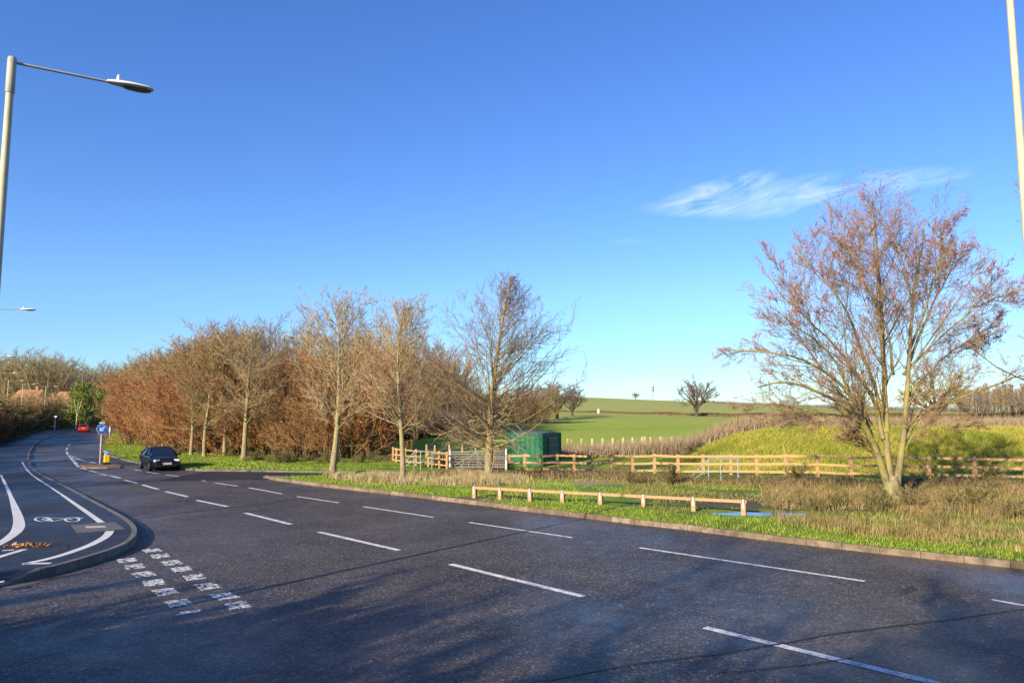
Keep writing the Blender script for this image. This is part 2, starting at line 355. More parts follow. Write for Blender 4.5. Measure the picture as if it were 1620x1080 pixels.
M['bramble'] = island_mat('bramble_stems', [(.16, .08, .045), (.27, .16, .08), (.11, .07, .04), (.32, .22, .12)], .8, patch=(.8, (.10, .11, .03), .7))
M['hedge_far'] = island_mat('far_hedge_twigs', [(.20, .14, .07), (.27, .19, .10), (.17, .14, .06)], .8)
M['grass'] = island_mat('grass_blades', [(.12, .22, .012), (.18, .30, .02), (.25, .33, .03), (.31, .31, .05)], .6, .25, patch=(.5, (.24, .22, .05), .45))
M['meadow'] = island_mat('meadow_blades', [(.20, .22, .03), (.28, .26, .05), (.32, .25, .09), (.14, .18, .02)], .7, .2, patch=(.9, (.17, .13, .06), .8))
M['gold_grass'] = island_mat('golden_grass_blades', [(.34, .29, .04), (.43, .36, .055), (.26, .27, .03), (.48, .38, .13)], .7, .2, patch=(.35, (.14, .20, .02), .8))
def timber(name, c0, c1):
    m, t, b = principled(name, .75, .25); tcn = nd(t, 'ShaderNodeNewGeometry'); 
    c = mixc(t, tcn.outputs['Random Per Island'], c0, c1)
    c = mixc(t, rng_(t, noise(t, 5, 5, .7, stretch=(1, 1, 5)), .45, .7, 0, .5), c, tuple(x * .55 for x in c0))
    t.links.new(c, b.inputs['Base Color']); bump(t, b, noise(t, 30, 4, stretch=(1, 1, .2)), .3, .006); return m
M['timber'] = timber('fence_timber', (.38, .21, .09), (.52, .33, .16))
M['timber_knee'] = timber('knee_rail_timber', (.36, .21, .10), (.48, .30, .15))
M['timber_pale'] = timber('weathered_post_timber', (.48, .38, .22), (.60, .48, .28))
M['steel'] = flat_mat('galvanised_steel', (.32, .33, .34), .5, .5, metal=.2, vary=.12)
M['strap'] = flat_mat('galvanised_strap', (.40, .43, .50), .5, .5, metal=.2, vary=.1)
M['column'] = flat_mat('painted_column', (.50, .44, .29), .6, .3, vary=.16, scale=3)
M['column_grey'] = flat_mat('column_sleeve', (.36, .34, .27), .6, .3, vary=.2, scale=3)
M['lamp_white'] = flat_mat('lamp_housing', (.72, .68, .60), .45, .4, vary=.06)
M['lamp_dark'] = flat_mat('lamp_glass', (.16, .15, .14), .25, .5, vary=.2)
M['green_steel'] = flat_mat('green_container_steel', (.006, .105, .042), .5, .4, vary=.2, scale=3)
M['roof_steel'] = flat_mat('container_roof_sheet', (.10, .11, .13), .5, .4, vary=.2)
M['grille'] = flat_mat('grille_steel', (.30, .38, .36), .5, .4)
M['black'] = flat_mat('black_rubber', (.015, .015, .016), .7, .3)
M['rim'] = flat_mat('alloy', (.13, .13, .14), .35, .5, metal=.7)
M['carpaint_dark'] = flat_mat('dark_blue_car_paint', (.004, .005, .012), .25, .5, vary=.05)
M['carpaint_red'] = flat_mat('red_car_paint', (.55, .018, .02), .25, .6, vary=.05)
M['carglass'] = flat_mat('car_glass', (.012, .016, .022), .06, .8, vary=.0)
M['headlamp'] = flat_mat('headlamp_glass', (.65, .62, .55), .15, .7, vary=.1)
M['plate_white'] = flat_mat('white_plate', (.62, .60, .60), .5, .4, vary=.04)
M['plate_yellow'] = flat_mat('yellow_plate', (.65, .50, .06), .5, .4, vary=.04)
M['taillamp'] = flat_mat('tail_lamp_glass', (.45, .01, .01), .2, .6, vary=.1)
M['sign_blue'] = flat_mat('blue_sign_face', (.015, .14, .60), .4, .4, vary=.04)
M['sign_white'] = flat_mat('white_sign_face', (.78, .78, .78), .4, .4, vary=.04)
M['yellow'] = flat_mat('yellow_bollard_shell', (.80, .46, .01), .45, .4, vary=.05)
M['pole_grey'] = flat_mat('grey_sign_pole', (.46, .42, .33), .5, .4, vary=.1)
M['island'] = flat_mat('island_paving', (.17, .12, .085), .8, .2, vary=.3, scale=2)
M['rooftile'] = flat_mat('orange_roof_tiles', (.36, .17, .085), .85, .2, vary=.35, scale=1.2)
M['brick'] = flat_mat('house_brick', (.32, .16, .10), .85, .2, vary=.2)
M['white_wall'] = flat_mat('white_render', (.66, .63, .60), .8, .2, vary=.08)
M['window'] = flat_mat('window_glass', (.05, .06, .08), .1, .6, vary=.1)
M['cover'] = flat_mat('cover_frame', (.12, .11, .095), .7, .4, vary=.25, scale=4)
M['leaflitter'] = island_mat('leaf_litter', [(.34, .16, .06), (.46, .26, .12), (.25, .11, .05)], .8)
mw, tw_, bw = principled('puddle_water', .12, .5); bw.inputs['Base Color'].default_value = (.035, .03, .022, 1); bump(tw_, bw, noise(tw_, 3, 3), .01, .01); M['water'] = mw

# ------------------------------------------------------------------ sheets of ground
def grid_mesh(name, XX, YY, ZZ, mat, smooth=True):
    n, m = XX.shape; V = np.stack([XX, YY, ZZ], -1).reshape(-1, 3)
    i, j = np.meshgrid(np.arange(n - 1), np.arange(m - 1), indexing='ij'); a = (i * m + j).ravel()
    return mesh_np(name, V, [np.stack([a, a + 1, a + m + 1, a + m], 1)], [mat], smooth)
def sheet(name, XX, YY, ZZ, mat): return tag(link(name, grid_mesh(name, XX, YY, ZZ, mat)), kind='structure')
def vnoise(X, Y, s, seed=0):                # cheap smooth value noise
    r = np.random.default_rng(seed).random((64, 64)); x = np.asarray(X) / s; y = np.asarray(Y) / s
    i = np.floor(x).astype(int); j = np.floor(y).astype(int); fx = x - i; fy = y - j; fx = fx * fx * (3 - 2 * fx); fy = fy * fy * (3 - 2 * fy)
    g = lambda a, b: r[a % 64, b % 64]
    return (g(i, j) * (1 - fx) + g(i + 1, j) * fx) * (1 - fy) + (g(i, j + 1) * (1 - fx) + g(i + 1, j + 1) * fx) * fy - .5
def side_y(X): return 42.6 - .018 * (np.asarray(X) + 15) + .0 * np.asarray(X)   # side road centre line
def side_half(X): return np.interp(X, [-20, -16, -13, -10, -6, 10], [3.6, 3.0, 2.1, 1.75, 1.6, 1.5])
def VZ(X, Y):                               # height of the verge
    X = np.asarray(X, float); Y = np.asarray(Y, float)
    e = np.clip((X - XR(Y)) / 1.2, 0, 1)
    z = .115 + .05 * e * vnoise(X, Y, 1.3, 1) + .10 * e * vnoise(X, Y, 4.0, 2) + .03 * e * vnoise(X, Y, .4, 3)
    z = z - .45 * sstep(41, 52, Y) * sstep(-8, 4, X) * (1 - sstep(20, 34, X))
    z = z - .12 * sstep(.9, .5, np.sqrt(((X - 8.6) / 2.3) ** 2 + ((Y - 25.6) / .95) ** 2))   # puddle hollow
    d = np.abs(Y - side_y(X)) - side_half(X); m = sstep(.25, -.05, d) * sstep(4.2, 3.2, X)
    z = z * (1 - m) - .03 * m
    z = z + T(X, Y) * sstep(56, 62, Y) + np.where(Y < 56, 0, 0)
    return z
# whole terrain to the horizon
def spread(lo, hi, n, k):
    t = np.linspace(-1, 1, n); s = np.sinh(t * k) / np.sinh(k); return np.where(s < 0, -s * lo, s * hi)
gx = spread(-2500, 2500, 300, 4.5); gy = spread(-600, 2500, 320, 4.0)
GX, GY = np.meshgrid(gx, gy, indexing='ij')
onright = (GY > 62) & (GX > XR(np.clip(GY, -30, 280)) + 25)
GZ = T(GX, GY) + np.where(onright, .0, -.10) + np.where(onright, .5 * vnoise(GX, GY, 35, 5), 0) * sstep(62, 120, GY)
sheet('field_ground', GX, GY, GZ, M['field'])
# road
ry = np.concatenate([np.arange(-30, 120, 1.5), np.arange(120, EDG_R[-1][1], 3)])
lx = np.where(ry < 20, -60.0, XL(ry) - .35); lx = np.where((ry >= 14) & (ry < 24), XL(np.maximum(ry, 21)) - 2.5, lx)
lx = np.where(ry < 22, -60., lx)
rx = XR(ry) + .05; tt = np.linspace(0, 1, 40)
RX = lx[:, None] * (1 - tt) + rx[:, None] * tt; RY = ry[:, None] + 0 * tt
sheet('road', RX, RY, zr(RY) + 0.0, M['asphalt'])
# side road to the gate
X_ = np.linspace(-19, 4.2, 60); Hh = side_half(X_)
SX = X_[:, None] + 0 * np.linspace(-1, 1, 8); SY = side_y(X_)[:, None] + Hh[:, None] * np.linspace(-1, 1, 8)
SZ = .012 + 0 * SX
sheet('side_road', SX, SY, SZ, M['foot'])
# verge on the right
vy = np.concatenate([np.arange(-12, 14, 1.0), np.arange(14, 62.2, .35)])
s_ = np.linspace(0, 1, 190) ** 1.35
VX = XR(vy)[:, None] + .11 + s_ * (95 - XR(vy)[:, None]); VY = vy[:, None] + 0 * s_
sheet('grass_verge', VX, VY, VZ(VX, VY), M['verge'])
vy2 = np.concatenate([[62.1], np.arange(63, 275, 1.5)]); s2 = np.linspace(0, 1, 60) ** 1.6
VX2 = XR(vy2)[:, None] + .11 + s2 * 48; VY2 = vy2[:, None] + 0 * s2
sheet('far_grass_verge', VX2, VY2, zr(VY2) + .12 + .08 * vnoise(VX2, VY2, 2, 4) * np.minimum(1, s2 * 8), M['verge'])
# footway on the left with the side path
FB = [(-60, 22)] + [at(*p, follow=True) for p in ((0, 708), (37, 692), (70, 682), (95, 678.5), (120, 676.5))]
FB = [(-34.5, 8), (-34.5, 40), (-40, 52)] + [p for p in FB[1:] if p[1] < 230]
fy = np.concatenate([np.arange(14.4, 60, .6), np.arange(60, 230, 2.5)])
kx = np.array(sorted(LEFT, key=lambda p: p[1])); kx = kx[np.argsort(kx[:, 1])]
def XLf(Y): return np.interp(Y, kx[:, 1], kx[:, 0])
def XB(Y): return np.minimum(np.interp(Y, [p[1] for p in ymono(FB)], [p[0] for p in ymono(FB)]), XLf(Y) - 2.6)
# near end of the footway follows the dropped kerb out to the left
kdir = Vector((LEFT[0][0] - LEFT[1][0], LEFT[0][1] - LEFT[1][1], 0)); 
KL = [(-40, LEFT[0][1] + kdir.y / kdir.x * (-40 - LEFT[0][0]))] + LEFT
def smooth_line(pts, n=2):
    P = [Vector((p[0], p[1], 0)) for p in pts]
    for _ in range(n):
        Q = [P[0]]
        for a, b in zip(P, P[1:]): Q += [a * .75 + b * .25, a * .25 + b * .75]
        P = Q + [P[-1]]
    return [(p.x, p.y) for p in P]
LS = smooth_line(LEFT[:15], 3) + LEFT[15:]
def FH(Y): return .12 + .07 * float(1 - sstep(21, 32, Y))
def hf(p): return FH(p.y) if p.y > LEFT[2][1] - .3 else FH(p.y) * max(.25, min(1, (p.y - LEFT[0][1]) / (LEFT[2][1] - .3 - LEFT[0][1])))
def offset(pts, d):
    out = []
    for i, p in enumerate(pts):
        a = Vector(pts[max(i - 1, 0)]); b = Vector(pts[min(i + 1, len(pts) - 1)]); t = (b - a).normalized(); out.append((p[0] + t.y * d, p[1] - t.x * d))
    return out
def footway():
    mb = MB(); L_ = ymono(offset([KL[0]] + LS, -.13)); kxs, kys = [p[0] for p in L_], [p[1] for p in L_]
    rows = []
    for y in np.concatenate([np.arange(L_[0][1] + .01, 22, .12), np.arange(22, 50, .6), np.arange(50, 228, 4.0)]):
        xr = float(np.interp(y, kys, kxs)); xb = min(float(XB(y)), -40.5 if y < 22 else 0); z0 = float(zr(y)); e = hf(Vector((xr, y, 0))) + .002
        rows.append([(xb, y, z0 + FH(y)), (max(xb + .1, xr - 1.2), y, z0 + FH(y)), (xr, y, z0 + e)])
    for a, b in zip(rows, rows[1:]): mb.add(a + b, [(0, 1, 4, 3), (1, 2, 5, 4)])
    return tag(mb.build('footway', M['foot']), kind='structure')
footway()
def kerbline(name, pts, mat, h=.12, w=.125, step=.915, side=1, hf=None):
    mb = MB(); P = [Vector((p[0], p[1], 0)) for p in pts]; seg = [(b - a).length for a, b in zip(P, P[1:])]; tot = sum(seg)
    def pt(s):
        for a, b, l in zip(P, P[1:], seg):
            if s <= l or b is P[-1]: return a + (b - a) * min(1, s / l), (b - a).normalized()
            s -= l
    s = 0
    while s < tot - .1:
        e = min(s + step, tot); a, _ = pt(s); b, _ = pt(e - .012); d = (b - a).normalized(); n = Vector((-d.y, d.x, 0)) * side
        dist = a.length; 
        za, zb = float(zr(a.y)), float(zr(b.y)); ha, hb = (hf(a), hf(b)) if hf else (h, h)
        vs = []
        for (p, z, hh) in ((a, za, ha), (b, zb, hb)):
            for (o, zz) in ((0, -.05), (.0, hh - .02), (.018, hh), (w, hh), (w, -.05)): vs.append(p + n * o + Vector((0, 0, z + zz)))
        mb.add(vs, [(0, 5, 6, 1), (1, 6, 7, 2), (2, 7, 8, 3), (3, 8, 9, 4), (0, 1, 2, 3, 4), (9, 8, 7, 6, 5)]); s = e
        if dist > 90: step = 4
    return tag(mb.build(name, mat), kind='structure')
kerbline('right_kerb', [(22, 7)] + RIGHT, M['kerb'], h=.16, side=-1)
tip = RIGHT[-1]
kerbline('side_road_kerb', [(tip[0] - .05, tip[1]), (tip[0] + .2, tip[1] + .35), (tip[0] + 1.0, side_y(tip[0] + 1) - 1.95), (-9, side_y(-9) - 1.75), (-5, side_y(-5) - 1.62)], M['kerb2'], side=-1)
NK = [(-4.5, side_y(-4.5) + 1.62), (-9, side_y(-9) + 1.78), (-12.5, side_y(-12.5) + 2.15), (-16.5, side_y(-16.5) + 3.0)] + RFAR
kerbline('far_kerb', NK, M['kerb2'], side=-1)
kerbline('footway_kerb', [KL[0]] + LS, M['kerb2'], side=1, w=.15, hf=lambda p: hf(p) + .012, step=.35)
# drainage channel stones along the kerb
def strip(name, pts, w, mat, z=.004, foll=True):
    mb = MB(); P = [Vector((p[0], p[1], 0)) for p in pts]; n = len(P); vs = []
    for i, p in enumerate(P):
        d = (P[min(i + 1, n - 1)] - P[max(i - 1, 0)]).normalized(); q = Vector((-d.y, d.x, 0)); ww = w[i] if isinstance(w, (list, tuple)) else w
        zz = float(zr(p.y)) + z
        vs += [p + q * ww / 2 + Vector((0, 0, zz)), p - q * ww / 2 + Vector((0, 0, zz))]
    mb.add(vs, [(2 * i + 1, 2 * i + 3, 2 * i + 2, 2 * i) for i in range(n - 1)]); return mb
tag(strip('drain', offset(LS[:90], .17), .26, M['channel']).build('kerb_channel', M['channel']), kind='structure')
left_ground_y = np.concatenate([np.arange(10, 60, 2), np.arange(60, 320, 5)]); sg = np.linspace(0, 1, 30)
LGX = XB(left_ground_y)[:, None] + .05 - sg ** 1.5 * 150; LGY = left_ground_y[:, None] + 0 * sg
sheet('hedge_bank', LGX, LGY, zr(LGY) + .10 + .07 * (1 - sstep(21, 32, LGY)) + .8 * sstep(.05, .25, sg)[None, :] * (LGY > 45) + .15 * vnoise(LGX, LGY, 3, 8) * np.minimum(1, sg * 6), M['soil'])

# ------------------------------------------------------------------ road markings
A_ = [(1115, 992, 1485, 1081), (713, 892, 922, 943), (504, 841, 631, 870), (388, 811, 460, 829), (311, 791, 360, 801), (262, 777, 297, 785.5), (225.5, 766.7, 250, 773.7), (197, 759, 216.5, 764), (174, 752, 190.5, 756), (155.6, 748.5, 170, 751.6), (141, 744, 153, 746.7)]
B_ = [(1012, 866, 1368, 919), (742, 826, 905, 850), (575, 801, 686, 818), (470, 785, 536, 795), (393, 771, 447, 781), (340, 763.5, 376, 768.7), (298, 756, 325, 760.7), (262, 750.6, 284, 753.7), (232, 746, 251.5, 749.3), (213, 742.5, 224, 744.5), (1568, 948, 1700, 971)]
SM = [(336, 748.2, 352, 749.6), (358, 750.4, 381, 753)]
mb = MB()
def mark(mb, x0, y0, x1, y1, w, z=.004):
    a, b = at(x0, y0, 0, True), at(x1, y1, 0, True); q = strip('', [a, b], w, None, z); mb.add(q.v, q.f)
for m in A_: mark(mb, *m, .17)
for m in B_: mark(mb, *m, .13)
for m in SM: mark(mb, *m, .16)
def pl(mb, pts, w, z=.004, foll=True):
    q = strip('', [at(p[0], p[1], 0, foll) for p in pts], w, None, z); mb.add(q.v, q.f)
for k in ((112, 701.5, 108, 705), (106.5, 708, 105, 711.5), (105, 714, 107, 718)): mark(mb, *k, .15)
pl(mb, [(109, 719), (113, 725), (119, 732), (124, 738)], .22)
mark(mb, 127, 739.5, 137, 742.5, .15)
pl(mb, [(110, 719.5), (119, 724), (129, 727.5), (136, 729.5)], .16); mark(mb, 141, 730.2, 151, 732, .16)
for (a, b, c, d) in ((112, 722, 118, 724.2), (115, 726.5, 126, 727)): mark(mb, a, b, c, d, .2)
tag(mb.build('road_markings', M['paint']), kind='structure')
mb = MB()                                    # worn paint squares of the cycle crossing
Z2 = lambda x, y: (x / 3.857, 720 + y / 3.857)
c1 = [(775, 640), (822, 678), (877, 725), (937, 776), (1008, 832), (1090, 900), (1150, 957)]
c2 = [(928, 580), (978, 614), (1047, 655), (1110, 695), (1186, 742), (1266, 798), (1368, 858), (1452, 914)]
for col in (c1, c2):
    G = [Vector((*at(*Z2(*p)), 0)) for p in col]
    for i, g in enumerate(G):
        d = (G[min(i + 1, len(G) - 1)] - G[max(i - 1, 0)]); sp_ = d.length / (2 if 0 < i < len(G) - 1 else 1); d.normalize(); n = Vector((-d.y, d.x, 0))
        w = .20; l = min(.30, sp_ * .30) * (.4 if (col is c1 and i == 6) else 1); k = random.uniform(-.03, .03)
        mb.add([(g + d * s * l + n * (t * w + k * s) + Vector((0, 0, .0045))) for s, t in ((-1, -1), (1, -1), (1, 1), (-1, 1))], [(0, 1, 2, 3)])
tag(mb.build('cycle_crossing_markings', M['worn']), kind='structure')
mb = MB()
fz = .006
def atf(x, y):
    z = .2
    for _ in range(6): X, Y = at(x, y, z); z = FH(Y)
    return X, Y
def fstrip(P, w):
    q = strip('', P, w, None, 0)
    q.v = [(v[0], v[1], float(zr(v[1])) + FH(v[1]) + .006) for v in q.v]; return q
def fpl(pts, w):
    P = []
    for p in pts: P.append(atf(*Z2(*p)))
    P = smooth_line(P, 2)
    if isinstance(w, tuple): w = list(np.interp(np.linspace(0, 1, len(P)), np.linspace(0, 1, len(w)), w))
    q = fstrip(P, w); mb.add(q.v, q.f)
fpl([(5, 120), (35, 180), (62, 240), (92, 320), (118, 400), (112, 455), (60, 500), (-10, 545), (-160, 610)], (.10, .12, .14, .26, .32, .26, .2, .2))
fpl([(135, 40), (160, 85), (200, 125), (290, 182), (380, 242)], .09)
fpl([(380, 242), (500, 325), (618, 410)], (.11, .16, .2))
fpl([(670, 462), (655, 490), (590, 530), (500, 568), (340, 622), (145, 664)], (.22, .22, .2, .17))
fpl([(140, 664), (220, 660), (310, 659)], .16)
fpl([(-140, 668), (0, 618), (75, 596), (150, 573)], .17)
fpl([(15, 581), (85, 577)], .13)
fpl([(-100, 790), (0, 772), (25, 770)], .16)
tag(mb.build('footway_markings', M['fpaint']), kind='structure')
mb = MB()                                    # bicycle symbol
def arc(cx, cy, r, a0, a1, n=14, k=.30): return [(cx + r * math.cos(a), cy + r * k * math.sin(a)) for a in np.linspace(a0, a1, n)]
def sym(pts, w=.07):
    q = fstrip([atf(*Z2(*p)) for p in pts], w); mb.add(q.v, q.f)
sym(arc(255, 390, 42, 0, 2 * math.pi)); sym(arc(425, 392, 0.1, 0, 1) if False else arc(440, 392, 44, 0, 2 * math.pi))
for a, b in (((255, 390), (320, 403)), ((320, 403), (300, 382)), ((300, 382), (255, 390)), ((320, 403), (410, 385)), ((300, 382), (400, 384)), ((400, 384), (440, 392)), ((400, 384), (470, 379)), ((470, 379), (505, 384)), ((300, 382), (275, 378))): sym([a, b], .06)
tag(mb.build('cycle_symbol', M['fpaint']), kind='structure')
mb = MB(); q = [atf(*Z2(*p)) for p in ((430, 425), (700, 407), (765, 450), (468, 475))]; mb.add([(x, y, FH(y) + .004) for x, y in q], [(0, 3, 2, 1)]); 
cov = link('inspection_cover', None, None) if False else None
o = mb.build('cover_surround', M['cover']); q2 = [atf(*Z2(*p)) for p in ((515, 433), (640, 430), (650, 441), (530, 446))]
o.name = 'inspection_cover'; tag(o, 'square grey inspection cover set in the footway beside the cycle symbol', 'cover')
mb = MB(); mb.add([(x, y, FH(y) + .010) for x, y in q2], [(0, 3, 2, 1)]); mb.build('lid', M['pole_grey'], o)
# tar seams and cracks
for pts, w in ((((700, 1100), (845, 1079), (1000, 1050), (1120, 1036), (1215, 1022), (1300, 1005), (1420, 990), (1620, 963), (1800, 940)), .06),
               (((1130, 1064), (1250, 1055), (1350, 1040)), .035), (((207, 822), (260, 815), (330, 806), (420, 797), (470, 790)), .06), (((1160, 934), (1212, 940)), .02)):
    P = smooth_line([at(*p) for p in pts], 2); P = [(x + random.uniform(-.03, .03), y + random.uniform(-.02, .02)) for x, y in P]
    tag(strip('s', P, w, None, .006).build('tar_seam', M['tar']), kind='structure')
# raised traffic island
isl = [at(*p) for p in ((127, 736.5), (132, 739.5), (144, 741), (170, 741.3), (190, 740.5), (192, 738.5), (184, 736.8), (165, 735.2), (145, 734.8))]
mb = MB(); n = len(isl); mb.add([(x, y, 0) for x, y in isl] + [(x, y, .11) for x, y in isl], [tuple(range(n, 2 * n))] + [(i, (i + 1) % n, n + (i + 1) % n, n + i) for i in range(n)])
tag(mb.build('traffic_island', M['island']), kind='structure')
# puddle
px_, py_ = 8.6, 25.55; t_ = np.linspace(0, 2 * np.pi, 60, endpoint=False); rr_ = 1 + .18 * np.sin(3 * t_ + 1) + .08 * np.sin(7 * t_)
mb = MB(); mb.add([(px_ + 2.0 * r * math.cos(a), py_ + .62 * r * math.sin(a), .090) for r, a in zip(rr_, t_)], [tuple(range(60))]); tag(mb.build('puddle', M['water']), kind='structure')

# grassy mound behind the fence
mx_ = np.linspace(8, 75, 150); my_ = np.linspace(43, 62, 50); MX, MY = np.meshgrid(mx_, my_, indexing='ij')
def MZ(X, Y):
    return (2.75 * sstep(9.5, 20.5, X + vnoise(X, Y, 5, 12) * 1.5) * sstep(43.2, 52, Y) * (1 - .0 * sstep(55, 62, Y)) - .15 + .35 * vnoise(X, Y, 3.0, 9) * sstep(44, 47, Y) + .12 * vnoise(X, Y, .8, 10)) - .2
sheet('grass_mound', MX, MY, MZ(MX, MY) + .0, M['mound'])

# ------------------------------------------------------------------ blades, stems and leaves (vectorised)
def blades(name, P, h, w, mat, lean=.35, seg=2, seed=0):
    r = np.random.default_rng(seed); N = len(P); P = np.asarray(P, float)
    h = h * r.uniform(.45, 1.25, N)
    a = r.uniform(0, 2 * np.pi, N); la = r.uniform(0, 2 * np.pi, N); ll = lean * r.random(N) * h
    wx, wy = np.cos(a) * w / 2, np.sin(a) * w / 2; dx, dy = np.cos(la) * ll, np.sin(la) * ll; Z = np.zeros(N)
    b0 = P + np.stack([wx, wy, Z], 1); b1 = P - np.stack([wx, wy, Z], 1)
    mid = P + np.stack([dx * .3, dy * .3, h * .6], 1); m0 = mid + np.stack([wx, wy, Z], 1) * .8; m1 = mid - np.stack([wx, wy, Z], 1) * .8
    tp = P + np.stack([dx, dy, h], 1)
    V = np.stack([b0, b1, m0, m1, tp], 1).reshape(-1, 3); k = np.arange(N)[:, None] * 5
    return mesh_np(name, V, [k + np.array([[0, 1, 3]]), k + np.array([[0, 3, 2]]), k + np.array([[2, 3, 4]])], [mat])
def scatter(n, x0, x1, y0, y1, keep=None, seed=0):
    r = np.random.default_rng(seed); X = r.uniform(x0, x1, n); Y = r.uniform(y0, y1, n)
    if keep is not None: k = keep(X, Y, r.random(n)); X, Y = X[k], Y[k]
    return X, Y
def stuff(name, me, label, cat): return tag(link(name, me), label, cat, kind='stuff')
def kd(X, Y):   # distance beyond the kerb, roughly perpendicular
    return (X - XR(Y)) * .68
def grasskeep(X, Y, q):
    d = kd(X, Y); pud = ((X - 8.6) / 2.6) ** 2 + ((Y - 25.5) / 1.15) ** 2 > 1 + vnoise(X, Y, .4, 60)
    mud = np.exp(-(((X - 12.5) / 6) ** 2 + ((Y - 29) / 2.6) ** 2) * 1.2) + np.exp(-(((X + 1.5) / 2.2) ** 2 + ((Y - 30) / .9) ** 2))
    side = np.abs(Y - side_y(X)) > side_half(X) + .1
    return (d > .12) & (q > .25 + .75 * mud) & (pud | (q > .97)) & (q < 1.15 - .62 * sstep(1.6, 3.2, d) * (X > 3) - .35 * (d > 2.2) + vnoise(X, Y, 1.5, 31)) & (side | (X > 4))
X, Y = scatter(420000, -20, 34, 13, 41, grasskeep, 1); X2, Y2 = scatter(30000, -20, 8, 43, 56, grasskeep, 2)
X, Y = np.r_[X, X2], np.r_[Y, Y2]; k = (np.abs(X / Y * F) < 860); X, Y = X[k], Y[k]
P = np.stack([X, Y, VZ(X, Y) - .01], 1)
stuff('grass', blades('grass', P, (.05 + .05 * np.random.default_rng(3).random(len(P))) * (.7 + .9 * (vnoise(P[:, 0], P[:, 1], .7, 51) + .5)), .016, M['grass'], 1.0, seed=3), 'short bright green grass on the verge behind the kerb', 'grass')
def far_g(X, Y, q): return (X > XR(Y) + .3) & (q > .2)
X = []; rr = np.random.default_rng(4); Y = rr.uniform(46, 130, 40000); X = XR(Y) + .3 + rr.random(40000) ** 1.3 * 9
stuff('roadside_grass', blades('roadside_grass', np.stack([X, Y, zr(Y) + .10], 1), .09, .04, M['grass'], .7, seed=5), 'bright green grass strip between the far road and the rust shrubs', 'grass')
# pale straw strip round the two roadside trees
X, Y = scatter(120000, -14, 9, 33.2, 41.5, lambda X, Y, q: (kd(X, Y) > 2.0) & (q > .2 + .7 * (vnoise(X, Y, 2.2, 33) > .18) + .85 * sstep(-1.5, 1.5, X)) & (Y > 34.5 - .22 * (X - 0)) & (np.abs(Y - side_y(X)) > side_half(X) + .2), 6)
stuff('straw_grass', blades('straw_grass', np.stack([X, Y, VZ(X, Y)], 1), .34 * (.6 + .8 * (vnoise(X, Y, .6, 52) + .5)), .016, M['straw_pale'], .7, seed=7), 'pale straw-coloured long grass around the roadside trees', 'grass')
# tall dry grass round the big tree
def tallk(X, Y, q): return (((X - 8.6) / 3.2) ** 2 + ((Y - 25.4) / 1.5) ** 2 > 1) & (kd(X, Y) > 1.8) & (q > .55 + 1.5 * (vnoise(X, Y, 1.4, 35))) & (X / Y * F + 810 > 1210 + 60 * vnoise(X, Y, 2, 3))
X, Y = scatter(170000, 8, 36, 14, 34, tallk, 8)
k = X / Y * F < 870; X, Y = X[k], Y[k]
hh = .12 + .55 * np.clip(vnoise(X, Y, .9, 36) + .5, 0, 1) ** 2 * np.random.default_rng(2).uniform(.5, 1.2, len(X))
stuff('dry_tall_grass', blades('dry_tall_grass', np.stack([X, Y, VZ(X, Y)], 1), hh, .012, M['straw'], .8, seed=9), 'tall dry grass and dead stems around the big tree', 'grass')
k = np.random.default_rng(12).random(len(X)) < .10; Xd, Yd = X[k], Y[k]
stuff('dead_stalks', blades('dead_stalks', np.stack([Xd, Yd, VZ(Xd, Yd)], 1), .55 * (.4 + 1.2 * np.clip(vnoise(Xd, Yd, 1.6, 55) + .5, 0, 1)), .016, M['bramble'], .8, seed=19), 'dark brown dead stalks scattered in the dry grass by the big tree', 'weeds')
X, Y = scatter(60000, -2, 34, 24, 38, lambda X, Y, q: (((X - 8.6) / 2.8) ** 2 + ((Y - 25.4) / 1.3) ** 2 > 1) & (kd(X, Y) > 2.5) & (q > .35 + .8 * (vnoise(X, Y, 2.0, 57) > .05)), 20); k = X / Y * F < 860; X, Y = X[k], Y[k]
stuff('meadow_grass', blades('meadow_grass', np.stack([X, Y, VZ(X, Y)], 1), .14, .018, M['meadow'], 1.0, seed=21), 'thin yellowish grass on the muddy ground behind the knee rail', 'grass')
# bramble scrub in front of the long fence
def scrubk(X, Y, q):
    u = X / Y * F + 810; c = np.interp(u, [640, 830, 1100, 1300, 1620], [41.0, 41.5, 37.8, 36.0, 34.8]); w = np.interp(u, [640, 830, 1100, 1620], [1.0, 2.2, 1.6, 1.8])
    return (u > 640) & (u < 1700) & (np.abs(Y - c) < w * (1 + .5 * vnoise(X, Y, 2, 41))) & (q > .15 + .5 * (vnoise(X, Y, 1.7, 42) > .2)) & ~((u > 1100) & (u < 1180) & (Y < 37.8) & (q < .7))
X, Y = scatter(110000, -7, 34, 32, 46, scrubk, 10)
hh = (.16 + .48 * np.clip(vnoise(X, Y, 1.5, 43) + .5, 0, 1) ** 1.5) * np.random.default_rng(5).uniform(.5, 1.15, len(X))
stuff('bramble_scrub', blades('bramble_scrub', np.stack([X, Y, VZ(X, Y)], 1), hh, .028, M['bramble'], 1.1, seed=11), 'reddish brown bramble scrub along the foot of the long fence', 'scrub')
k = np.random.default_rng(6).random(len(X)) < .45; Xs, Ys, hs_ = X[k] + .1, Y[k], hh[k]
stuff('scrub_straw', blades('scrub_straw', np.stack([Xs, Ys - .4, VZ(Xs, Ys) + .0], 1), hs_ * .9, .02, M['reed'], .7, seed=12), 'grey-brown dead stalks mixed into the scrub by the fence', 'scrub')
k = np.random.default_rng(8).random(len(X)) < .35; Xs, Ys = X[k], Y[k]
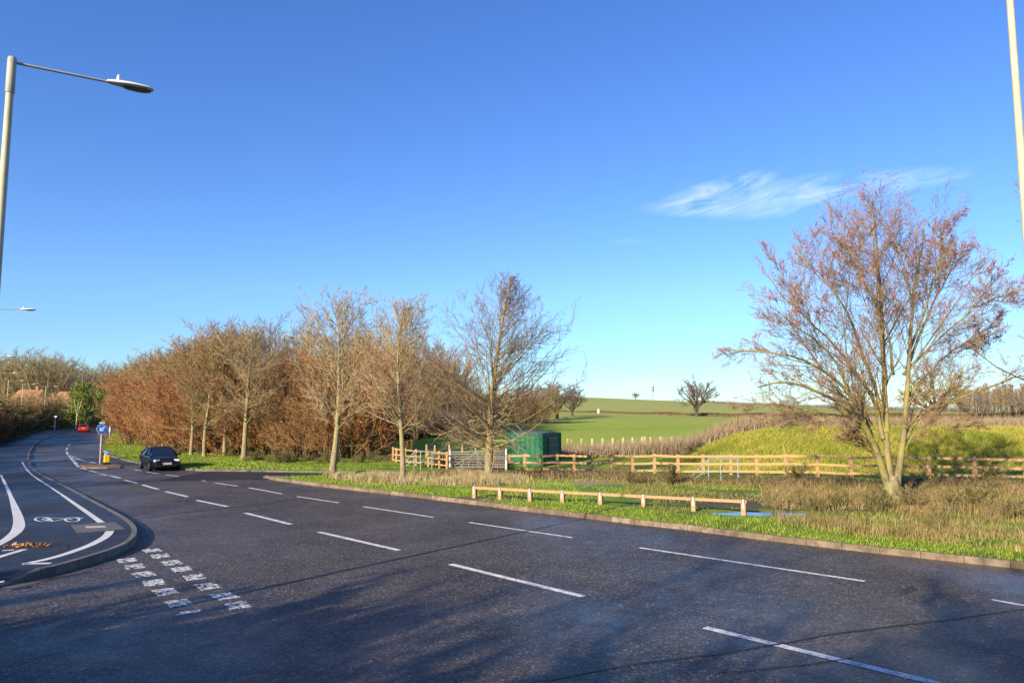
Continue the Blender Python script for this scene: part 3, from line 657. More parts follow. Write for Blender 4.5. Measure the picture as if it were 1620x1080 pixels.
def leaves(name, P, s, mat, seed=0):
    r = np.random.default_rng(seed); N = len(P); a = r.normal(size=(N, 3)); a /= np.linalg.norm(a, axis=1)[:, None]; b = np.cross(a, r.normal(size=(N, 3))); b /= np.linalg.norm(b, axis=1)[:, None]
    s = s * r.uniform(.6, 1.3, N)[:, None]; V = np.stack([P - a * s, P - b * s * .5, P + a * s, P + b * s * .5], 1).reshape(-1, 3)
    return mesh_np(name, V, [np.arange(N)[:, None] * 4 + np.array([[0, 1, 2, 3]])], [mat])
stuff('bramble_leaves', leaves('bramble_leaves', np.stack([Xs, Ys, VZ(Xs, Ys) + np.random.default_rng(1).random(len(Xs)) * .45], 1), .05, M['leaf_green'], 13), 'dark green leaves low down in the scrub before the fence', 'scrub')
X, Y = scatter(30000, -7, 4, 47.8, 53.5, lambda X, Y, q: (X / Y * F + 810 > 690) & (X / Y * F + 810 < 800) & (q > .2), 61)
stuff('gate_scrub', blades('gate_scrub', np.stack([X, Y, VZ(X, Y)], 1), .75, .03, M['reed'], .9, seed=62), 'grey-brown dead scrub standing behind the bars of the field gate', 'scrub')
# golden grass on the mound
X, Y = scatter(110000, 9, 46, 43.5, 56, lambda X, Y, q: (MZ(X, Y) > -.2) & (q > .1), 14)
stuff('golden_grass', blades('golden_grass', np.stack([X, Y, MZ(X, Y) - .02], 1), .24 + .25 * np.clip(vnoise(X, Y, 1.2, 44) + .3, 0, 1), .03, M['gold_grass'], 1.0, seed=15), 'yellow-green tussocky grass covering the mound', 'grass')
# dead reed stems behind the mound and along the field fence
def reedk(X, Y, q):
    u = X / Y * F + 810; return (u > 770) & (u < 1660) & (q > .15) & (np.abs(Y - 59.5) < np.interp(u, [770, 890, 1100, 1620], [1.0, 2.0, 2.6, 2.2]))
X, Y = scatter(70000, -3, 45, 56, 63, reedk, 16); u = X / Y * F + 810
zb = np.maximum(np.where(X > 9, MZ(X, np.minimum(Y, 62)), -9), np.maximum(VZ(X, np.minimum(Y, 61.9)), T(X, Y)))
stuff('reed_strip', blades('reed_strip', np.stack([X, Y, zb - .05], 1), np.interp(u, [770, 900, 1060, 1200, 1620], [.55, .8, 1.2, .95, .9]) * np.random.default_rng(9).uniform(.6, 1.1, len(X)), .035, M['reed'], .45, seed=17), 'dull brown dead stems in a strip between field and mound', 'weeds')

# ------------------------------------------------------------------ bare trees
def unit(a): return a / np.maximum(np.linalg.norm(a, axis=-1, keepdims=True), 1e-9)
def grow(r, S, D, L, R0, n, wander, trop, taper=.35):
    """polylines: returns pts (M,n+1,3), radii (M,n+1)"""
    Mn = len(S); pts = np.zeros((Mn, n + 1, 3)); pts[:, 0] = S; d = unit(D)
    for k in range(n):
        d = unit(d + r.normal(size=(Mn, 3)) * wander + np.array([0, 0, 1.0]) * trop)
        pts[:, k + 1] = pts[:, k] + d * (L / n)[:, None]
    t = np.linspace(0, 1, n + 1)[None, :]
    return pts, R0[:, None] * (1 - (1 - taper) * t)
def sprout(r, pts, rad, c, t0, t1, ang, lfun, rk, rmin, keep=1.0):
    """children from every polyline"""
    Mn, n1, _ = pts.shape; n = n1 - 1
    t = t0 + (t1 - t0) * ((np.arange(c)[None, :] + r.random((Mn, c))) / c); f = t * n; i = np.minimum(f.astype(int), n - 1); fr = (f - i)[..., None]
    a = np.take_along_axis(pts, i[..., None].repeat(3, -1), 1); b = np.take_along_axis(pts, (i + 1)[..., None].repeat(3, -1), 1)
    S = a * (1 - fr) + b * fr; pd = unit(b - a); rr = np.take_along_axis(rad, i, 1)
    ref = unit(r.normal(size=pd.shape)); perp = unit(ref - (ref * pd).sum(-1, keepdims=True) * pd)
    an = (ang if np.isscalar(ang) else ang[0] + (ang[1] - ang[0]) * t) * r.uniform(.75, 1.25, t.shape); an = an[..., None]
    D = pd * np.cos(an) + perp * np.sin(an)
    tot = np.linalg.norm(pts[:, -1] - pts[:, 0], axis=1)[:, None]
    L = lfun(t) * tot * r.uniform(.6, 1.2, t.shape); Rr = np.maximum(rr * rk * r.uniform(.7, 1.0, t.shape), rmin)
    S, D, L, Rr = S.reshape(-1, 3), D.reshape(-1, 3), L.ravel(), Rr.ravel()
    if keep < 1: k = r.random(len(S)) < keep; S, D, L, Rr = S[k], D[k], L[k], Rr[k]
    return S, D, L, Rr
def tubes(sets):
    """sets: list of (pts, rad, sides) -> V, faces"""
    Vs, Fs, base = [], [], 0
    for pts, rad, sd_ in sets:
        Mn, n1, _ = pts.shape
        if Mn == 0: continue
        tg = np.empty_like(pts); tg[:, 1:-1] = pts[:, 2:] - pts[:, :-2]; tg[:, 0] = pts[:, 1] - pts[:, 0]; tg[:, -1] = pts[:, -1] - pts[:, -2]; tg = unit(tg)
        ref = np.where(np.abs(tg[:, :1, 2:3]) < .9, np.array([0, 0, 1.0]), np.array([1.0, 0, 0])); ref = np.broadcast_to(ref, tg.shape)
        a = unit(np.cross(tg, ref)); b = np.cross(tg, a); g = np.arange(sd_) * 2 * np.pi / sd_
        V = pts[:, :, None] + (a[:, :, None] * np.cos(g)[None, None, :, None] + b[:, :, None] * np.sin(g)[None, None, :, None]) * rad[:, :, None, None]
        Vs.append(V.reshape(-1, 3)); m_, i_, k_ = np.meshgrid(np.arange(Mn), np.arange(n1 - 1), np.arange(sd_), indexing='ij')
        o = base + (m_ * n1 + i_) * sd_; kk = (k_ + 1) % sd_
        Fs.append(np.stack([o + k_, o + kk, o + sd_ + kk, o + sd_ + k_], -1).reshape(-1, 4)); base += Mn * n1 * sd_
    return np.concatenate(Vs), Fs
def leafquads(r, pts, n, s):
    q = pts.reshape(-1, 3)[r.integers(0, pts.shape[0] * pts.shape[1], n)] + r.normal(size=(n, 3)) * s * .8
    a = unit(r.normal(size=(n, 3)) + np.array([0, 0, -.6])); b = unit(np.cross(a, r.normal(size=(n, 3)))); k = s * r.uniform(.6, 1.3, n)[:, None]
    return np.stack([q, q + a * k * .5 + b * k * .28, q + a * k, q + a * k * .5 - b * k * .28], 1).reshape(-1, 3)
class TreeKind:
    def __init__(s, trunk, twig_, bark_, twmat, leaf=None, leafmat=None):
        V, Fq = tubes(trunk); s.trunk = mesh_np('trunk', V, Fq, [bark_], True)
        V, Fq = tubes(twig_); nt = len(V); nf = sum(len(f) for f in Fq); mats = [twmat]; mi = None
        s.leafme = None
        if leaf is not None:
            s.leafme = mesh_np('leaves', leaf, [np.arange(len(leaf)).reshape(-1, 4)], [leafmat])
        s.crown = mesh_np('crown', V, Fq, mats)
    def place(s, name, x, y, z, label, cat='tree', group=None, sc=(1, 1, 1), rz=0.0, leafname='leaves'):
        e = empty(name, (x, y, z), rz); e.scale = sc; tag(e, label, cat, group)
        link('trunk', s.trunk, e); c = link('crown', s.crown, e)
        if s.leafme: link(leafname, s.leafme, c)
        return e
def std_tree(seed, H, r0, first, n1, lprof, ang1, lv=(7, 6, 4), tw=.008, kind='row', trop=.05, wander=.06, mats=None, leaf=None, lean=0.0, n1w=.09, l2=.42, l3=.38, l4=.45, multi=None, brk=.27):
    r = np.random.default_rng(seed); one = np.array
    if multi is None:
        S = one([[0, 0, -.15]]); D = one([[lean, 0, 1.0]]); L = one([H * .97]); R0 = one([r0])
        p0, q0 = grow(r, S, D, L, R0, 14, .035, .05, .10)
        q0[:, 0] *= 1.35
        S, D, L, Rr = sprout(r, p0, q0, n1, first, .97, ang1, lambda t: lprof((t - first) / (1 - first)), brk, tw * 2)
        L = L / np.linalg.norm(p0[0, -1] - p0[0, 0]) * H
        base = [(p0, q0, 10)]
    else:
        S, D, L, R0 = multi; p0, q0 = grow(r, S, D, L, R0, 14, .07, .02, .16); q0[:, 0] *= 1.25
        S, D, L, Rr = sprout(r, p0, q0, n1, first, .98, ang1, lambda t: lprof((t - first) / (1 - first)), brk, tw * 2)
        base = [(p0, q0, 10)]
    p1, q1 = grow(r, S, D, L, Rr, 9, n1w, trop, .22)
    a = sprout(r, p1, q1, lv[0], .18, 1.0, R(42), lambda t: l2 * (1.15 - .6 * t), .55, tw * 1.3); p2, q2 = grow(r, *a, 6, wander * 1.4, trop * .9, .3)
    b = sprout(r, p2, q2, lv[1], .12, 1.0, R(40), lambda t: l3 * (1.2 - .5 * t), .6, tw); p3, q3 = grow(r, *b, 4, wander * 1.6, trop * .8, .45)
    tws = [(p2, q2, 4), (p3, q3, 3)]
    last = p3
    if lv[2]:
        c = sprout(r, p3, q3, lv[2], .1, 1.0, R(38), lambda t: l4 * (1.2 - .4 * t), .7, tw * .75); p4, q4 = grow(r, *c, 3, wander * 1.5, trop, .5)
        tws.append((p4, q4, 3)); last = p4
    d = sprout(r, p0, q0, 26, .3, 1.0, R(50), lambda t: .09 + 0 * t, .12, tw); pe, qe = grow(r, *d, 4, .1, .08, .4); tws.append((pe, qe, 3))
    lf = leafquads(r, last[:, 1:], leaf[0], leaf[1]) if leaf else None
    return TreeKind(base + [(p1, q1, 6)], tws, mats[0], mats[1], lf, mats[2] if leaf else None)
def base_at(px, py, z=0.0): X, Y = at(px, py, z); return X, Y

# the big many-stemmed tree by the road on the right
bx, by = at(1413, 800)
def dpx(ax, ay, cx, cy):  return np.array([(cx - ax), 0, (ay - cy)], float) / F * by     # metres in the plane of the tree
def resample(ctrl, n):
    c = np.array(ctrl, float); P = np.vstack([2 * c[0] - c[1], c, 2 * c[-1] - c[-2]]); out = []
    for t in np.linspace(0, len(c) - 1 - 1e-6, n + 1):
        i = int(t); f = t - i; p0, p1, p2, p3 = P[i:i + 4]
        out.append(.5 * (2 * p1 + (p2 - p0) * f + (2 * p0 - 5 * p1 + 4 * p2 - p3) * f * f + (3 * p1 - p0 - 3 * p2 + p3) * f ** 3))
    return np.array(out)
stems = [([(1412, 792), (1388, 720), (1370, 685), (1345, 655), (1290, 622), (1225, 600), (1160, 604)], .22, -1.8),
         ([(1388, 722), (1382, 680), (1368, 640), (1335, 596), (1280, 560), (1205, 545), (1140, 535)], .17, 1.5),
         ([(1402, 700), (1390, 640), (1350, 580), (1305, 525), (1245, 470), (1198, 412)], .13, -.6),
         ([(1408, 690), (1398, 620), (1380, 540), (1362, 470), (1325, 400), (1290, 335)], .13, 1.8),
         ([(1410, 690), (1405, 610), (1392, 520), (1384, 430), (1372, 350), (1365, 300)], .12, -2.0),
         ([(1414, 785), (1408, 700), (1412, 600), (1414, 450), (1414, 360), (1420, 300)], .20, .4),
         ([(1418, 785), (1434, 690), (1444, 590), (1456, 470), (1468, 390), (1476, 320)], .20, -.8),
         ([(1446, 590), (1478, 530), (1520, 460), (1560, 410), (1590, 350)], .10, 1.6),
         ([(1440, 600), (1490, 545), (1550, 490), (1615, 455)], .10, -1.6),
         ([(1432, 710), (1470, 655), (1530, 632), (1600, 600), (1665, 588)], .11, -1.0),
         ([(1398, 720), (1360, 668), (1300, 655), (1235, 640), (1170, 650)], .09, 1.4),
         ([(1452, 560), (1480, 500), (1512, 410), (1528, 330)], .09, .2),
         ([(1424, 600), (1405, 530), (1350, 440), (1330, 370)], .09, -2.6),
         ([(1388, 725), (1352, 640), (1300, 560), (1240, 520), (1180, 480)], .11, -2.6),
         ([(1440, 640), (1500, 590), (1570, 545), (1640, 520)], .09, 2.4),
         ([(1402, 740), (1350, 700), (1310, 690)], .05, -1.2), ([(1430, 730), (1450, 690), (1500, 672), (1530, 676)], .05, -1.4)]
bp, bq = [], []
for ctrl, rr0, dy in stems:
    p = resample([tuple(dpx(1413, 800, *c)) for c in ctrl], 14); t = np.linspace(0, 1, 15); z_ = np.clip(p[:, 2] / 11, 0, 1); p[:, 1] = dy * t ** 1.3 * 1.0; p[:, :] += np.random.default_rng(len(bp)).normal(0, .05, p.shape) * t[:, None]
    bp.append(p); p[:] = p[0] + (p - p[0]) * (1 - .10 * t[:, None]); bq.append(rr0 * .74 * (1 - .86 * t ** .7))
bp, bq = np.array(bp), np.array(bq); r = np.random.default_rng(77)
S, D, L, Rr = sprout(r, bp, bq, 20, .16, 1.0, R(37), lambda t: .33 * (1.15 - .62 * t), .36, .012)
p1, q1 = grow(r, S, D, L, Rr, 9, .06, .03, .22)
for k_ in range(2):
    if k_ == 0: sub = sprout(r, bp, bq, 4, .30, .85, R(30), lambda t: .62 * (1.2 - .8 * t), .55, .02, keep=.8); ps, qs = grow(r, *sub, 9, .05, .02, .2)
    else: a_ = sprout(r, ps, qs, 9, .15, 1.0, R(37), lambda t: .36 * (1.15 - .6 * t), .45, .010); pa_, qa_ = grow(r, *a_, 9, .06, .03, .22)
p1, q1 = np.concatenate([p1, ps, pa_]), np.concatenate([q1, qs, qa_])
def dome(p, q, k=1.0):
    e = p[:, -1]; v = ((e[:, 0] - .25) / 7.2) ** 2 + (e[:, 1] / 5.5) ** 2 + ((e[:, 2] - 5.6) / np.where(e[:, 2] > 5.6, 7.7, 5.2)) ** 2
    m = v < k * (.86 + .3 * r.random(len(e))); return p[m], q[m]
p1, q1 = dome(p1, q1, .96)
p2, q2 = grow(r, *sprout(r, p1, q1, 8, .12, 1.0, R(36), lambda t: .38 * (1.15 - .5 * t), .50, .0075), 6, .07, .03, .35)
p2, q2 = dome(p2, q2)
p3, q3 = grow(r, *sprout(r, p2, q2, 6, .1, 1.0, R(36), lambda t: .46 * (1.15 - .4 * t), .6, .005), 4, .08, .03, .5)
p4, q4 = grow(r, *sprout(r, p3, q3, 2, .2, 1.0, R(36), lambda t: .5 + 0 * t, .7, .0045), 2, .12, .04, .6)
p3, q3 = dome(p3, q3, 1.05); p4, q4 = dome(p4, q4, 1.1)
up = p3[p3[:, 0, 2] > 4.5]
big = TreeKind([(bp, bq, 10), (p1, q1, 6)], [(p2, q2, 4), (p3, q3, 3), (p4, q4, 3)], M['bark_big'], M['tw_big'], leafquads(r, up[r.random(len(up)) < .8][:, 3:], 7000, .07), M['leaf_red'])
bt = big.place('bare_tree', bx, by, .1, 'big spreading bare tree with many mossy stems and red twig tips beside the right kerb', leafname='catkins')
mb = MB(); mb.tube([(-.05, 0, -.3), (-.03, 0, .25), (.0, 0, .7), (.05, 0, 1.05)], [.50, .36, .30, .18], 14); mb.build('root_flare', M['bark_big'], bt, True)
# its neighbour, mostly outside the frame
nb = std_tree(5, 12, .24, .2, 26, lambda t: .42 * (1.1 - .6 * t), R(58), lv=(7, 6, 4), tw=.008, mats=(M['bark_dark'], M['tw_big'], None), n1w=.08)
x_, y_ = atY(1775, 25); nb.place('edge_tree', x_, y_, .1, 'dark bare tree whose twigs reach in at the right edge behind the tall lamp column')

cone = std_tree(33, 11.4, .25, .15, 84, lambda t: .46 * (1 - t) ** 1.0 * (.72 + .5 * np.minimum(1, t * 5)) + .035, (R(80), R(36)), lv=(10, 7, 3), tw=.0065, n1w=.035, wander=.035, mats=(M['bark_row'], M['tw_cone'], None), trop=.05, lean=.03)
x_, y_ = at(772, 762); ct = cone.place('cone_shaped_tree', x_, y_, -.02, 'tall cone-shaped bare tree with bushy lower branches left of the green container')
# matted growth low on its trunk
rq = np.random.default_rng(9); nS = 60
S = np.stack([rq.normal(0, .16, nS), rq.normal(0, .16, nS), rq.uniform(1.6, 3.6, nS)], 1); D = np.stack([rq.normal(size=nS), rq.normal(size=nS), rq.uniform(-.5, .6, nS)], 1)
p, q = grow(rq, S, D, rq.uniform(.8, 3.0, nS), np.full(nS, .022), 6, .18, -.03); s2_ = sprout(rq, p, q, 8, .1, 1, R(45), lambda t: .4 + 0 * t, .6, .008); p2, q2 = grow(rq, *s2_, 4, .15, -.02)
V, Fq = tubes([(p, q, 4), (p2, q2, 3)]); link('epicormic_shoots', mesh_np('epicormic_shoots', V, Fq, [M['tw_row']]), ct)

rowk = [std_tree(41 + i, 10, .20, .27, 62, lambda t: .36 * (1 - t) ** .6 * (.7 + .6 * np.minimum(1, t * 4)) + .06, (R(74), R(30)), lv=(7, 6, 3), tw=.011, mats=(M['bark_row'], M['tw_row'], M['leaf_rust']), trop=.05, n1w=.04, wander=.04, leaf=(250, .07)) for i in range(3)]
rowk2 = [std_tree(51 + i, 10, .20, .24, 56, lambda t: .46 * (1 - t) ** .5 * (.8 + .5 * np.minimum(1, t * 4)) + .06, (R(76), R(32)), lv=(7, 6, 3), tw=.014, mats=(M['bark_row'], [M['tw_rust2'], M['tw_rust']][i], M['leaf_rust']), trop=.05, leaf=(600, .09)) for i in range(2)]
# px base x, y, top y, width scale, kind
rows = [(637, 765, 482, .85, 0, 'slim bare tree with a straight pale trunk between the cone-shaped tree and its taller neighbour'),
        (526, 752, 478, 1.0, 1, 'tall bare tree with a pale trunk at the corner of the side road'),
        (386, 727, 528, 1.15, 2, 'bare tree with a leaning pale trunk right behind the side road mouth')]
for i, (px, py, ty, wsc, k, lab) in enumerate(rows):
    X, Y = at(px, py); Hh_ = (656 - ty) * Y / F + HC; s = Hh_ / 9.9
    rowk[k].place('pale_trunk_tree', X, Y, .02, lab, group='bare trees along the verge', sc=(s * wsc, s * wsc, s), rz=random.uniform(0, 6))
back = [(364, 718, 548, 'slim trunk just left of the leaning roadside tree'), (355, 722, 545, 'second tree left of the leaning roadside tree'), (323, 724, 552, 'golden twiggy tree directly above and right of the dark car'),
        (302, 721, 556, 'twiggy tree behind the dark car, left of the golden one'), (278, 715, 562, 'rust-tinted tree whose trunk rises behind the roof of the dark car'), (258, 710, 572, 'rust-tinted tree just left of the dark car'), (238, 705, 582, 'low rust-tinted tree on the verge between car and yellow bollard'), (222, 701, 590, 'smallest rust-tinted tree near the bend of the road')]
for i, (px, py, ty, lab) in enumerate(back):
    X, Y = at(px, py); Hh_ = (656 - ty) * Y / F + HC; s = Hh_ / 9.9
    rowk2[i % 2].place('roadside_tree', X, Y, .05, lab, group='trees in the row beside the far road', sc=(s * .95, s * .95, s), rz=random.uniform(0, 6))

# shrubs and thicket trees of the copse
def shrub(seed, H, Rw, n0, lv, tw, bark_, twm, leaf=None, leafm=None, r0=.05, up=.08):
    r = np.random.default_rng(seed); a = r.uniform(0, 2 * np.pi, n0); k = np.sqrt(r.random(n0)) * Rw / H * 1.1
    S = np.stack([np.cos(a) * k * H * .25, np.sin(a) * k * H * .25, np.full(n0, -.1)], 1); D = np.stack([np.cos(a) * k, np.sin(a) * k, np.ones(n0)], 1)
    p0, q0 = grow(r, S, D, H * r.uniform(.75, 1.05, n0), np.full(n0, r0), 8, .07, up * .3, .25)
    a1 = sprout(r, p0, q0, lv[0], .03, 1.0, R(50), lambda t: .42 * (1.1 - .65 * t), .55, tw * 1.4); p1, q1 = grow(r, *a1, 6, .1, up, .3)
    a2 = sprout(r, p1, q1, lv[1], .1, 1.0, R(40), lambda t: .42 * (1.15 - .5 * t), .6, tw); p2, q2 = grow(r, *a2, 4, .12, up, .4)
    tws = [(p1, q1, 4), (p2, q2, 3)]; last = p2
    if lv[2]:
        a3 = sprout(r, p2, q2, lv[2], .1, 1.0, R(36), lambda t: .45 + 0 * t, .75, tw * .85); p3, q3 = grow(r, *a3, 2, .12, up, .5); tws.append((p3, q3, 3)); last = p3
    lf = leafquads(r, last[:, 1:], *leaf) if leaf else None
    return TreeKind([(p0, q0, 6)], tws, bark_, twm, lf, leafm)
rust = [shrub(61, 6.5, 2.9, 12, (13, 10, 4), .014, M['bark_dark'], M['tw_rust'], (1700, .09), M['leaf_rust']),
        shrub(62, 6.5, 2.7, 11, (13, 10, 4), .014, M['bark_dark'], M['tw_rust2'], (500, .09), M['leaf_rust']),
        shrub(63, 6.5, 2.8, 12, (13, 10, 4), .014, M['bark_dark'], M['tw_red'], (1200, .09), M['leaf_rust'])]
tall = [shrub(71, 12, 4.2, 7, (13, 9, 4), .020, M['bark_row'], M['tw_grey'], r0=.14), shrub(72, 12, 4.0, 6, (13, 9, 4), .020, M['bark_row'], M['tw_olive'], r0=.15)]
low = [shrub(81, 2.4, 1.7, 14, (10, 8, 0), .014, M['bark_dark'], M['tw_rust2'], (3800, .10), M['leaf_green'], r0=.025), shrub(82, 2.4, 1.8, 14, (10, 9, 2), .012, M['bark_dark'], M['tw_olive'], (1400, .10), M['leaf_green'], r0=.025)]
GR = 'rust-brown shrubs of the copse behind the roadside trees'
def put(kinds, px, Y, topy, z, label, group, name, basesz, cat='shrub', wide=1.0, k=None):
    X = (px - 810) / F * Y; Hh_ = (656 - topy) * Y / F + HC - z; s = Hh_ / basesz; ki = kinds[random.randrange(len(kinds)) if k is None else k]
    return ki.place(name, X, Y, z, label, cat, group, sc=(s * wide, s * wide, s), rz=random.uniform(0, 6.28))
# front line of rust shrubs: photo column, depth, top row
top_line = lambda px: float(np.interp(px, [190, 215, 250, 300, 360, 420, 480, 540, 600, 660, 700, 740, 765], [608, 588, 580, 572, 562, 575, 572, 560, 545, 550, 545, 585, 640]))
for i, px in enumerate(np.arange(222, 588, 17)):
    Y = float(np.interp(px, [190, 260, 400, 520, 640, 770], [98, 68, 63, 58, 60, 66])) + random.uniform(-2, 3)
    put(rust, px + random.uniform(-6, 6), Y, top_line(px) + random.uniform(2, 26), 0, 'rust-brown leafless shrub in the dense front edge of the copse', GR, 'rust_shrub', 6.7, wide=random.uniform(.9, 1.15), k=(2 if px < 240 else None))
for i, px in enumerate(np.arange(214, 604, 22)):
    Y = float(np.interp(px, [190, 260, 400, 520, 640, 770], [118, 84, 76, 70, 74, 84])) + random.uniform(-3, 3)
    put(rust, px + random.uniform(-6, 6), Y, top_line(px) + random.uniform(-14, 8), 0, 'taller tawny shrub standing further inside the copse', 'taller shrubs inside the copse', 'thicket_shrub', 6.7, wide=random.uniform(.85, 1.05))
topg = lambda px: float(np.interp(px, [290, 330, 370, 420, 470, 520, 570, 620, 680, 720], [570, 532, 522, 520, 524, 512, 522, 530, 535, 575]))
for i, px in enumerate(np.arange(300, 715, 15)):
    put(tall, px + random.uniform(-7, 7), 95 + random.uniform(-8, 12), topg(px) + random.uniform(-4, 14), 0, 'tall grey-twigged bare tree rising at the back of the copse', 'grey trees at the back of the copse', 'copse_tree', 12.2, 'tree', wide=random.uniform(.9, 1.15), k=(0 if i % 4 else 1))
for i, px in enumerate(np.arange(395, 640, 13)):
    put(low, px + random.uniform(-5, 5), 53.5 + random.uniform(-1.5, 2.5), 716 + random.uniform(-8, 8), 0, 'low dark-leaved bramble bush at the foot of the copse', 'bramble bushes at the foot of the copse', 'bramble_bush', 2.4, 'bush')
for i, px in enumerate(np.arange(632, 752, 11)):
    Yq = 92 + random.uniform(-5, 7); put(rust, px + random.uniform(-3, 3), Yq, float(np.interp(px, [632, 690, 720, 750], [556, 560, 590, 625])) + random.uniform(-4, 16), float(T((px - 810) / F * Yq, Yq)) - .2, 'rust-brown shrub at the right end of the copse above the grassy slope', 'shrubs at the right end of the copse', 'copse_end_shrub', 6.7)
for i, (px, py, sz) in enumerate([(1545, 812, .42), (1508, 806, .30), (1392, 812, .36), (1440, 806, .34), (1325, 806, .26), (1590, 826, .34), (1290, 812, .24), (1475, 842, .22), (1062, 768, .45), (1000, 768, .4), (1260, 764, .4), (1560, 770, .5)]):
    X, Y = at(px, py); low[i % 2].place('dry_bush', X, Y, .1, 'small dark bush growing in the dry grass near the big tree', 'bush', 'small bushes in the dry grass', sc=(sz, sz, sz), rz=i)
# woods far behind the left road
topw = lambda px: float(np.interp(px, [-60, 0, 30, 60, 100, 125, 150, 190, 240, 280, 330], [560, 566, 562, 558, 560, 578, 582, 576, 566, 572, 580]))
for i, px in enumerate(np.arange(-70, 340, 8)):
    Y = 215 + random.uniform(-22, 30); put(tall, px + random.uniform(-6, 6), Y, topw(px) + random.uniform(-3, 9), float(zr(Y)), 'large olive-brown bare tree of the wood beyond the houses', 'trees of the wood beyond the houses', 'woodland_tree', 12.2, 'tree', wide=random.uniform(.95, 1.25), k=(1 if i % 3 else 0))
for i, px in enumerate((2, 16, 27, 44, 60, 66, 84, 97, 109)):
    put(tall, px, 160 + random.uniform(-4, 4), 628 + random.uniform(-12, 10), float(zr(160)), 'tawny hedgerow tree in front of the tiled roofs', 'hedgerow trees in front of the roofs', 'roof_side_tree', 12.2, 'tree', wide=1.1, k=1)
for i, px in enumerate(np.arange(135, 300, 10)):
    Y = 185 + random.uniform(-8, 8); put(tall, px + random.uniform(-4, 4), Y, topw(px) + 32 + random.uniform(-8, 14), float(zr(Y)), 'smaller tawny bare tree in front of the wood beyond the bend', 'smaller trees in front of the wood', 'wood_edge_tree', 12.2, 'tree', wide=1.1, k=1)
# hedge behind the left footway
gold = [shrub(91, 5, 2.6, 14, (11, 9, 3), .022, M['bark_dark'], M['tw_olive'], (3600, .16), M['leaf_gold']), shrub(92, 5, 2.6, 14, (11, 9, 3), .022, M['bark_dark'], M['tw_rust'], (3600, .16), M['leaf_rust']), shrub(93, 5, 2.8, 14, (11, 9, 2), .02, M['bark_dark'], M['tw_olive'], (9000, .17), M['leaf_dark'])]
HP = [at(*p, follow=True) for p in ((0, 708), (37, 692), (70, 682), (95, 678.5), (118, 676.5))]; HP = [(HP[0][0] - 14, HP[0][1] - 36)] + HP
hd = [(Vector(HP[i + 1]) - Vector(HP[i])).length for i in range(len(HP) - 1)]
def along(P, s):
    for a, b in zip(P, P[1:]):
        l = (Vector(b) - Vector(a)).length
        if s <= l: return Vector(a).lerp(Vector(b), s / l)
        s -= l
    return Vector(P[-1])
s = 6.0; i = 0
while s < sum(hd):
    p = along(HP, s); Yv = p.y
    for rowi, off in enumerate((2.2, 5.5)):
        z = float(zr(Yv)) + .3; hgt = random.uniform(2.0, 3.4) if rowi == 0 else random.uniform(4.2, 6.3); k = (2 if random.random() < .55 else random.randrange(2)) if rowi == 0 else random.randrange(2)
        g = ('dark evergreen and golden hedge shrub at the back of the left footway', 'hedge shrubs along the left footway') if rowi == 0 else ('tall golden-brown hedgerow shrub behind the low hedge of the left footway', 'tall hedgerow shrubs behind the footway hedge')
        sc_ = hgt / 5.0; gold[k].place('hedge_shrub' if rowi == 0 else 'hedgerow_shrub', p.x - off + random.uniform(-.6, .6), Yv + random.uniform(-.8, .8), z, g[0], 'shrub', g[1], sc=(sc_ * (1.3 if rowi == 0 else .95), sc_ * (1.3 if rowi == 0 else .95), sc_), rz=random.uniform(0, 6))
    s += 2.3 if Yv < 110 else 3.6; i += 1
for px, Y, ty in ((120, 176, 655), (130, 182, 650), (150, 190, 650), (160, 195, 646), (170, 205, 645), (182, 215, 640), (192, 200, 645), (112, 170, 650), (200, 190, 640), (143, 205, 648)):
    put(gold, px, Y, ty, float(zr(Y)), 'dark shrub closing the view where the road bends out of sight', 'shrubs where the road bends away', 'bend_shrub', 5.0, k=(2 if px < 175 else 1), wide=1.5)
# ivy-green tree with white forked trunk
ivy = shrub(95, 9, 3.2, 5, (12, 9, 3), .03, M['bark_row'], M['tw_olive'], (16000, .26), M['leaf_ivy'], r0=.16)
X, Y = atY(138, 158); e = ivy.place('ivy_tree', X, Y, float(zr(Y)), 'bright yellow-green ivy-clad tree above the red car', sc=(1.15, 1.15, 1.12))
mb = MB(); mb.tube([(0, -2.6, 0), (.05, -2.6, 2.4), (-.7, -2.6, 5.6)], [.11, .09, .03]); mb.tube([(.05, -2.6, 2.3), (.8, -2.6, 5.4)], [.08, .03]); mb.tube([(.0, -2.6, 2.6), (.15, -2.6, 5.0)], [.06, .03]); mb.build('forked_stem', M['column'], e, True)

# distant trees of the fields
def oak_tree(seed, H, n, twm, tw, leaf=None):
    r = np.random.default_rng(seed); a = np.arange(n) * 2.4 + r.uniform(-.3, .3, n); k = np.r_[[.1, .3], r.uniform(.7, 1.9, n - 2)]
    S = np.stack([0 * a, 0 * a, np.full(n, H * .16) + r.uniform(0, H * .12, n)], 1); D = np.stack([np.cos(a) * k, np.sin(a) * k, np.ones(n)], 1); L = H * r.uniform(.62, .80, n)
    S = np.vstack([S, [[0, 0, -.3]]]); D = np.vstack([D, [[0, 0, 1.]]]); L = np.r_[L, H * .34]; R0 = np.r_[np.full(n, .24), .50]
    return std_tree(seed, H, .4, .25, 9, lambda t: .50 * (1.1 - .5 * t), R(44), lv=(8, 7, 4), tw=tw, mats=(M['bark_dark'], twm, M['leaf_rust']), multi=(S, D, L, R0), leaf=leaf, brk=.5, n1w=.12, wander=.11, trop=.03)
oak = oak_tree(101, 9, 9, M['tw_far'], .022); oak2 = oak_tree(102, 9, 11, M['tw_rust2'], .020, (1500, .14))
